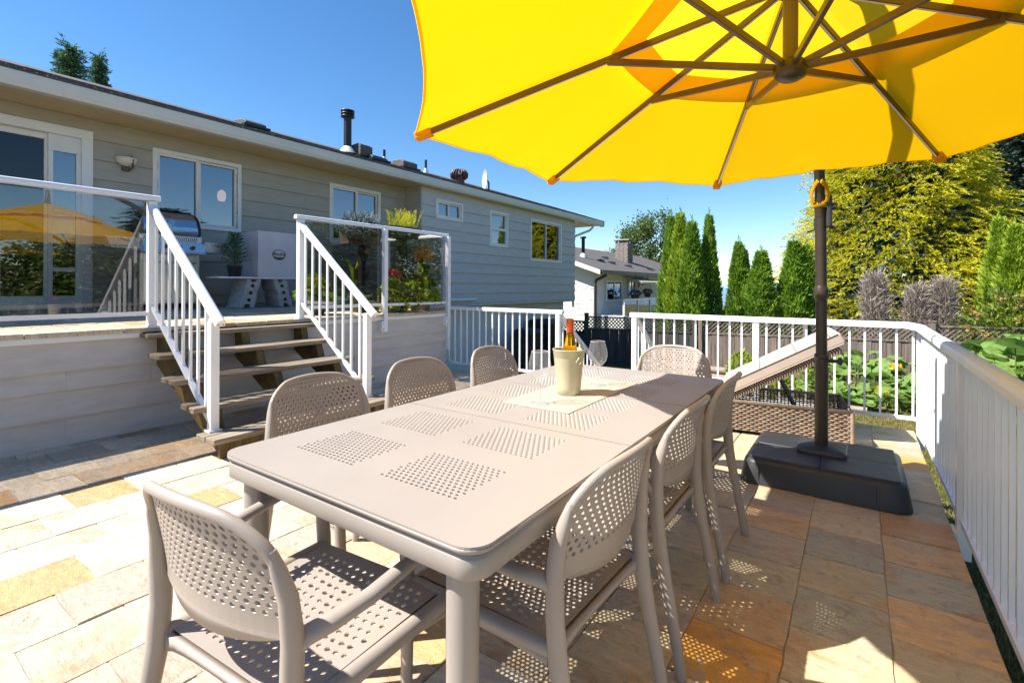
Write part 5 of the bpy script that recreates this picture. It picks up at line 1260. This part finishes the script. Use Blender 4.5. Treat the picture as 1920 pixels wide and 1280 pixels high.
MB().tube([(NX+OV+.05,NY+.1,EZ+.02),(NX+OV-.02,NY+.05,EZ-.14),(NX+.15,NY-.12,EZ-.36),(NX+.10,NY-.14,EZ-.5),(NX+.10,NY-.14,GZ)], .075, 8).build('downspout','downpipe_brown',nh)
ch = at_depth(1170,480,32); cx_, cy_ = ch.x, ch.y
chim = MB().box(cx_-.42,cx_+.42,cy_-.42,cy_+.42,nr(cx_)-.4,nr(cx_)+1.15).build('chimney','brick_old',nh)
for k in range(12):
    z = nr(cx_)-.35+k*.125
    for j in range(3):
        MB().box(cx_-.40+j*.275+(.05 if k%2 else 0),cx_-.15+j*.275+(.05 if k%2 else 0)-.02,cy_-.432-random.uniform(0,.012),cy_-.41,z,z+.105).build('brick','brick_old',chim)
        MB().box(cx_+.41,cx_+.432+random.uniform(0,.012),cy_-.40+j*.275,cy_-.15+j*.275-.02,z,z+.105).build('brick','brick_old',chim)
MB().box(cx_-.52,cx_+.52,cy_-.52,cy_+.52,nr(cx_)+1.30,nr(cx_)+1.37).build('chimney_cap','concrete',nh)
for a in (-.36,.36):
    for b in (-.36,.36): MB().box(cx_+a-.06,cx_+a+.06,cy_+b-.06,cy_+b+.06,nr(cx_)+1.15,nr(cx_)+1.30).build('cap_leg','brick_old',nh)
vpn = at_depth(1093.5,470,27); MB().lathe([(.09,-.3),(.09,1.0),(.16,1.01),(.16,1.10),(.09,1.11)], (vpn.x,vpn.y,nr(vpn.x)), 14, True).build('flue','black_metal',nh); MB().lathe([(.22,-.05),(.16,.12),(.1,.2)], (vpn.x,vpn.y,nr(vpn.x)), 14).build('flashing','gutter_metal',nh)
for u, v, d_ in ((1126,484,27.5),(1147,489,28),(1178,494,29),(1134,479,30),(1219,503,31)):
    q = at_depth(u,v,d_); z = nr(q.x); MB().box(q.x-.15,q.x+.15,q.y-.2,q.y+.2,z-.06,z+.09).build('roof_vent','black_metal',nh)
# balcony with rail and hanging baskets on its garden side
bq = on_x(1212,567,NX+1.4); by0 = on_x(1170,567,NX+1.4).y
bal = thing('neighbour_balcony', 'pale blue glass balcony on the white neighbouring house', 'balcony', (NX+.7,by0+3,GZ))
MB().box(NX+.01,NX+1.4,by0,by0+9,GZ,-.15).build('platform','stucco',bal); MB().beam((NX+1.38,by0,.62),(NX+1.38,by0+9,.62),.08,.08).build('top_rail','white_paint',bal)
for k in range(6): post(NX+1.38,by0+.05+k*1.78,-.15,.6,bal,.09)
MB().box(NX+1.375,NX+1.385,by0+.1,by0+8.9,-.1,.58).build('glass_pane','rail_glass',bal)
aw = MB().prism([(NX+.01,by0+3.2,1.75),(NX+1.1,by0+3.2,1.52),(NX+1.1,by0+3.2,1.40),(NX+1.08,by0+3.2,1.40),(NX+1.08,by0+3.2,1.50),(NX+.01,by0+3.2,1.72)], (0,3.4,0)).build('awning','awning'); tag(aw,'pale striped awning over the neighbouring balcony','awning')
for k, (u, v, r_) in enumerate(((1191,556,.26),(1214,552,.22))):
    q = on_x(u,v,NX+.75); t_ = thing('hanging_basket', 'dark hanging flower basket on the white neighbouring house, the %s one' % ('left','right')[k], 'hanging basket', (q.x,q.y,q.z-.15))
    MB().lathe([(0,-.15),(r_*.6,-.15),(r_,.12),(r_*1.05,.13)], tuple(q), 16).build('basket','clay_brown',t_); quads('foliage', dome(160,(q.x,q.y,q.z+.08),r_*1.1,r_*1.1,r_*.9,.12,.07), 'silver_leaf', parent=t_)
    for j in range(3): MB().tube([(q.x+r_*math.cos(2.1*j),q.y+r_*math.sin(2.1*j),q.z+.12),(q.x,q.y,EZ-.01)], .008, 4).build('chain','black_metal',t_)

# ================================================================== TREES AND PLANTS
def mesh_quads(name, V, mat):
    o = quads(name, V, mat); me = o.data; bpy.data.objects.remove(o); return me
def cedar_mesh(h, r, n, seed, mat='cedar_leaf'):
    g = np.random.default_rng(seed); f = g.uniform(0,1,n)**.85; a = g.uniform(0,2*math.pi,n)
    prof = np.where(f < .12, .80+.2*f/.12, (1-((f-.12)/.88)**1.7))
    lump = 1 + .13*np.sin(a*3+f*9+seed) + .12*np.sin(a*5-f*21+seed*2) + .10*np.sin(a*9+f*37) + .07*g.normal(size=n)
    k = g.uniform(.55,1.0,n)**.35; rr = r*prof*lump*k + .03
    P = np.stack([rr*np.cos(a), rr*np.sin(a), .05*h+f*h*.93], 1)
    D = np.stack([np.cos(a)*.75+g.normal(0,.3,n), np.sin(a)*.75+g.normal(0,.3,n), 1.0+g.normal(0,.35,n)], 1)
    Vq = blades(P, D, g.uniform(.10,.24,n), g.uniform(.035,.075,n), .05)
    tipn = 60; zt = np.linspace(.90,1.04,tipn); Pt = np.stack([g.normal(0,.02,tipn), g.normal(0,.02,tipn), zt*h], 1); Dt = np.stack([g.normal(0,.35,tipn), g.normal(0,.35,tipn), np.ones(tipn)],1)
    return mesh_quads('crown', np.concatenate([Vq, blades(Pt,Dt,.14,.02)]), mat)
def trunk_mesh(h, r):
    return MB().tube([(0,0,0),(r*.2,0,h*.3),(-r*.2,r*.2,h*.6),(0,0,h)], [r,r*.8,r*.5,r*.12], 8).mesh('trunk','bark')
CM = [cedar_mesh(1.0*4.4, .46, 9000, s) for s in (1,2,3)] + [cedar_mesh(4.4,.50,9000,4,'cedar_leaf_light')]
CT = trunk_mesh(4.0, .07)
def cedar(u, vt, hw, y, label, var):
    p = on_y(u, 540, y); top = on_y(u, vt, y).z; dep = (p-Vector((0,0,EYE))).dot(fw); r_ = hw*dep/F_PX
    t_ = thing('cedar_tree', label, 'tree', (p.x,p.y,GZ), 'columnar cedars along the fence', random.uniform(0,6)); h = top-GZ
    c = link('crown', CM[var], t_); c.scale = (r_/.46, r_/.46, h/4.4); k = link('trunk', CT, t_); k.scale = (1,1,h/4.4)
cedar(1258,408,21,15.2,'tall columnar cedar beside the white neighbouring house, leftmost of the row',0)
cedar(1275,402,22,14.9,'tall columnar cedar second from left in the row, tallest tip',3)
cedar(1297,418,25,14.5,'tall columnar cedar third from left, overlapping its left neighbours',1)
cedar(1329,405,19,14.9,'slim columnar cedar right of the leftmost cluster of three',2)
cedar(1385,456,22,14.9,'shorter columnar cedar just right of the sea gap',0)
cedar(1396,470,15,15.3,'slim cedar tip tucked behind its neighbour right of the sea gap',2)
cedar(1427,472,29,14.7,'broad cone shaped cedar in the middle of the row',1)
cedar(1488,454,29,14.9,'columnar cedar just left of the umbrella post',2)
cedar(1512,462,24,15.1,'columnar cedar directly behind the umbrella post',0)
cedar(1872,410,26,15.6,'light green columnar cedar at the far right, left one of the pair',3)
cedar(1903,424,30,15.2,'light green columnar cedar at the far right, right one of the pair',3)

def spray_tree(R_, H_, nspray, per, seed, mat, L=.5, leafL=.16, leafW=.05, droop=.35, prof=None, core=9000, core_mat=None):
    g = np.random.default_rng(seed); V = []
    f = g.uniform(.0,1,nspray)**.9; a = g.uniform(0,2*math.pi,nspray)
    pr = np.array([prof(x) for x in f]); lump = 1+.12*np.sin(a*4+f*7)+.10*np.sin(a*7-f*17+1)
    rr = R_*pr*lump*g.uniform(.80,1.02,nspray); base = np.stack([rr*np.cos(a), rr*np.sin(a), f*H_], 1)
    out = np.stack([np.cos(a), np.sin(a), g.normal(.25,.22,nspray)], 1); out = unit(out+g.normal(0,.28,(nspray,3)))
    side = unit(np.cross(out, np.array([0,0,1.0])+g.normal(0,.25,(nspray,3))))
    ls = L*g.uniform(.6,1.35,nspray)
    for k in range(per):
        t = (k+.5)/per; sg = 1 if k % 2 else -1
        P = base + out*(ls*t)[:,None] + side*(sg*.32*ls*(1-t)*t*2*g.uniform(.2,1,nspray))[:,None]; P[:,2] -= droop*ls*t*t
        D = out*(.55+.5*t) + side*(sg*.8*(1-t*.7)) + np.array([0,0,-.25*t]) + g.normal(0,.22,(nspray,3))
        V.append(blades(P, D, leafL*g.uniform(.7,1.2,nspray), leafW*g.uniform(.7,1.2,nspray), .04))
    me = [mesh_quads('crown', np.concatenate(V), mat)]
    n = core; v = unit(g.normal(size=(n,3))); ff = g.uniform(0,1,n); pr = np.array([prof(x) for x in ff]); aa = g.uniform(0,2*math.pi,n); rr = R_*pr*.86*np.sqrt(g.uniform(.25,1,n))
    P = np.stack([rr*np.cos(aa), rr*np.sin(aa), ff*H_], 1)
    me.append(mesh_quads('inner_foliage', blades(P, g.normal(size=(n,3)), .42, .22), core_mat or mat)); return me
def place_tree(name, label, meshes, base, h, r_, rz=0, s=(1,1,1), group=None):
    t_ = thing(name, label, 'tree', base, group, rz)
    for nm, me in zip(('crown','inner_foliage'), meshes): o = link(nm, me, t_); o.scale = s
    k = link('trunk', trunk_mesh(h*s[2], r_), t_); return t_
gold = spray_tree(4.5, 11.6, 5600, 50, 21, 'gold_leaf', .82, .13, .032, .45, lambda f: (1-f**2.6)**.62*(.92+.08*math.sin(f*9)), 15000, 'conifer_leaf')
b = at_depth(1676,540,24.5); place_tree('golden_cypress', 'huge golden yellow cypress behind the fence', gold, (b.x,b.y,GZ), 10, .3)
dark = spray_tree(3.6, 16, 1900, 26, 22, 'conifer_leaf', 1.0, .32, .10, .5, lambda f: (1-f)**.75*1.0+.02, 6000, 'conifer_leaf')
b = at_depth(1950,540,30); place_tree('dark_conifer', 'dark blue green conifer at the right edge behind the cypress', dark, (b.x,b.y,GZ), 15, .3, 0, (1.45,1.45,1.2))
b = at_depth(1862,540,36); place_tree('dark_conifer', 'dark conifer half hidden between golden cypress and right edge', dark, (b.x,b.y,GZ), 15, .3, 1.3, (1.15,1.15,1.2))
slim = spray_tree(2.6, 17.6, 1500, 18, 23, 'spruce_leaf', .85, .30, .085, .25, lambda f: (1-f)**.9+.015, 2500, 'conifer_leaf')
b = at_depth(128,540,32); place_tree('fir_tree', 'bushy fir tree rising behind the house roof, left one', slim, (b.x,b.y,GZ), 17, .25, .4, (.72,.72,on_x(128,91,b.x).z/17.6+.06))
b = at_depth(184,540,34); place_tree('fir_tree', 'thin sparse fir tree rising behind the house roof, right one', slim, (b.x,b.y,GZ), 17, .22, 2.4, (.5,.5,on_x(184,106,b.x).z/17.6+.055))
# deciduous tree behind the neighbour's chimney
def decid(R_, H_, seed, n=11000, mat='decid_leaf'):
    g = np.random.default_rng(seed); cl = g.normal(size=(70,3)); cl = unit(cl)*(g.uniform(.35,1,(70,1))**.5)*np.array([R_,R_,H_*.42]); cl[:,2] += H_*.58
    w = g.integers(0,70,n); P = cl[w]+g.normal(0,R_*.17,(n,3)); D = g.normal(size=(n,3))+np.array([0,0,-.3])
    return [mesh_quads('crown', blades(P, D, g.uniform(.16,.30,n), g.uniform(.09,.16,n), .05), mat)]
dm = decid(2.3, 8.3, 31)
b = at_depth(1218,540,43); place_tree('leafy_tree', 'leafy deciduous tree behind the neighbouring brick chimney', dm, (b.x,b.y,GZ), 6, .16, 0, (1.0,1.0,1.08))
b = at_depth(1163,540,46); place_tree('leafy_tree', 'low leafy tree peeking over the ridge left of the brick chimney', dm, (b.x,b.y,GZ), 5, .14, 2, (.8,.8,.72))
# trees standing right of the patio (seen mirrored in the glass)
MT = [(13,-1.5,.5,0),(15,2.4,.42,0),(14.5,-8,.8,0),(12.5,6.0,.5,0),(15,9.5,.55,1),(12,12,.6,0),(16,14.5,.62,0),(14.5,18,.6,1),(19,21,.85,0),(21,13,.8,1),(18,26,.85,0),(11.5,8.6,.42,0)]
for k, (x, y, s, kind) in enumerate(MT):
    place_tree('garden_tree', 'tree on the right side of the garden outside the view, mirrored in the deck glass', (dm,dark)[kind], (x,y,GZ), 6*s, .16, k, (s*1.9,s*1.9,s*1.0 if kind == 0 else s*.55), 'trees mirrored in the glass')
# dead shrubs behind the fence
def dead(u, hw, vt, y, label, seed):
    p = on_y(u,540,y); top = on_y(u,vt,y).z; dep = (p-Vector((0,0,EYE))).dot(fw); r_ = hw*dep/F_PX; g = np.random.default_rng(seed); n = 5200
    t_ = thing('dead_shrub', label, 'shrub', (p.x,p.y,GZ), 'dead grey shrubs behind the fence'); h = top-GZ
    f = g.uniform(.1,1,n); a = g.uniform(0,2*math.pi,n); rr = r_*np.sqrt(g.uniform(.05,1,n))*(1-.55*f**2)*(1+.35*np.sin(a*3+f*8+seed)*f); P = np.stack([p.x+rr*np.cos(a), p.y+rr*np.sin(a), GZ+f*h*.93], 1)
    D = np.stack([np.cos(a)*.5+g.normal(0,.5,n), np.sin(a)*.5+g.normal(0,.5,n), .8+g.normal(0,.6,n)], 1)
    quads('twigs', blades(P, D, g.uniform(.10,.30,n)*np.where(g.uniform(size=n)<.06,1.8,1), g.uniform(.007,.018,n)), 'dead_twig', parent=t_)
    for k in range(9): aa = k*.7; MB().tube([(p.x,p.y,GZ),(p.x+.4*r_*math.cos(aa),p.y+.4*r_*math.sin(aa),GZ+h*.5),(p.x+.6*r_*math.cos(aa),p.y+.6*r_*math.sin(aa),GZ+h*.85)], [.03,.018,.006], 5).build('branch','dead_twig',t_)
dead(1641,27,503,15.3,'dead grey shrub behind the fence, left of the two gaps',41); dead(1722,24,528,15.3,'dead grey shrub behind the fence, middle one',42); dead(1768,24,516,15.3,'dead grey shrub behind the fence, rightmost and tallest twigs',43)
# pumpkin patch: broad leaves on stalks
def leaf_mesh(seed):
    g = random.Random(seed); n = 15; vs = [(0,0,0)]; 
    for ring_ in (.55,1.0):
        for k in range(n):
            a = 2*math.pi*k/n; lob = 1+.10*math.sin(a*5)+g.uniform(-.06,.06); notch = .45 if k == 0 else 1
            r_ = ring_*lob*notch; vs.append((r_*math.cos(a), r_*math.sin(a), (-.10 if ring_ < 1 else -.02) + .09*math.sin(a*3+seed)*ring_+g.uniform(-.04,.04)))
    fs = [(0,1+k,1+(k+1)%n) for k in range(n)] + [(1+k,1+n+k,1+n+(k+1)%n,1+(k+1)%n) for k in range(n)]
    return MB().add(vs, fs, True).mesh('leaf','pumpkin_leaf')
LM = [leaf_mesh(s) for s in range(5)]
def patch(label, gen, n, base, name='pumpkin_plant'):
    t_ = thing(name, label, 'pumpkin plant', base); stalk = MB()
    for k in range(n):
        x, y, z, s = gen(); o = link('leaf', random.choice(LM), t_); o.location = Vector((x,y,z))-Vector(base); o.scale = (s,s,s)
        o.rotation_euler = (random.gauss(.35,.30), random.gauss(-.25,.30), random.uniform(0,6.28)) if random.random() < .6 else (random.gauss(0,.35), random.gauss(0,.35), random.uniform(0,6.28))
        stalk.tube([(x,y,z-.02),(x+random.uniform(-.1,.1),y+random.uniform(-.1,.1),GZ)], .008, 4, False)
    o = stalk.build('stalks','pumpkin_leaf',t_); o['kind'] = 'stuff'; return t_
def g1():
    x = random.uniform(-.95,2.6); y = random.uniform(11.1,13.3); f = (y-11.1)/2.2; return x, y, GZ+.20+.72*f*(.5+.5*random.random())+.25*max(0,(x-1.2)/1.4), random.uniform(.10,.185)
pk = patch('sprawling pumpkin plants with broad green leaves in front of the fence', g1, 270, (.8,10.8,GZ))
def g2():
    x = random.uniform(1.55,4.6); y = random.uniform(7.6,11.8); f = (x-1.55)/3.05; return x, y, GZ+.45+1.55*random.random()**.7*(.6+.5*f), random.uniform(.13,.24)
pk2 = patch('tall pumpkin vines with large pale leaves at the right behind the railing', g2, 230, (3.1,9.3,GZ))
for (u,v,y) in ((1652,739,11.0),(1685,694,11.6)):
    q = on_y(u,v,y); quads('blossom', dome(14,(q.x,q.y,q.z),.07,.07,.07,.10,.07),'flower_yellow', parent=pk)
# green shrub below, bed timbers, small shrubs at the fence foot
for k, (x0,x1,y,z,lab) in enumerate(((-1.3,0.15,10.95,GZ-.06,'grey timber edging the pumpkin bed'),(-4.6,-2.3,12.55,GZ,'lower log of the low bed wall by the fence'),(-4.5,-2.4,12.6,GZ+.17,'upper log of the low bed wall by the fence'))):
    o = MB().tube([(x0,y,z+.09),((x0+x1)/2,y+.03,z+.092),(x1,y-.02,z+.09)], [.09,.085,.09], 12).build('bed_log','log_wood'); tag(o, lab, 'log')
for k, (x,y,r_,h) in enumerate(((-2.15,12.2,.32,.75),(-1.55,12.0,.30,.62),(-1.05,11.8,.34,.8))):
    t_ = thing('bed_shrub', 'leafy green vegetable plant at the fence foot, %s of three' % ('left','middle','right')[k], 'plant', (x,y,GZ))
    quads('foliage', dome(420,(x,y,GZ+.05),r_,r_,h,.11,.05),'potted_leaf',parent=t_); MB().tube([(x,y,GZ),(x,y,GZ+h*.7)],.012,5).build('stem','bark',t_)
# rhododendron at the right edge
rb_ = at_depth(1925,540,10.5); t_ = thing('rhododendron', 'rhododendron bush with browned flower heads at the right edge', 'shrub', (rb_.x,rb_.y,GZ))
g = np.random.default_rng(51); n = 5200; v = unit(g.normal(size=(n,3))); k = g.uniform(.5,1,(n,1))**.4; lump = 1+.14*np.sin(v[:,:1]*7+v[:,2:]*5)
P = np.array([rb_.x,rb_.y,GZ+1.05])+v*k*lump*np.array([1.15,1.15,1.15]); P[:,2] = np.maximum(P[:,2],GZ+.05)
quads('foliage', blades(P, v+g.normal(0,.6,(n,3)), g.uniform(.08,.15,n), g.uniform(.03,.05,n), .06), 'rhodo_leaf', parent=t_)
n = 60; v = unit(g.normal(size=(n,3))); v[:,2] = np.abs(v[:,2])*.9; C_ = np.array([rb_.x,rb_.y,GZ+1.05])+v*np.array([1.2,1.2,1.2])
P = np.repeat(C_,16,0)+g.normal(0,.035,(n*16,3)); quads('flower_heads', blades(P, np.repeat(v,16,0)+g.normal(0,.7,(n*16,3)), .07, .04), 'rhodo_bloom', parent=t_)
for k in range(7): a = k*.9; MB().tube([(rb_.x,rb_.y,GZ),(rb_.x+.5*math.cos(a),rb_.y+.5*math.sin(a),GZ+.9)],[.03,.012],6).build('branch','bark',t_)
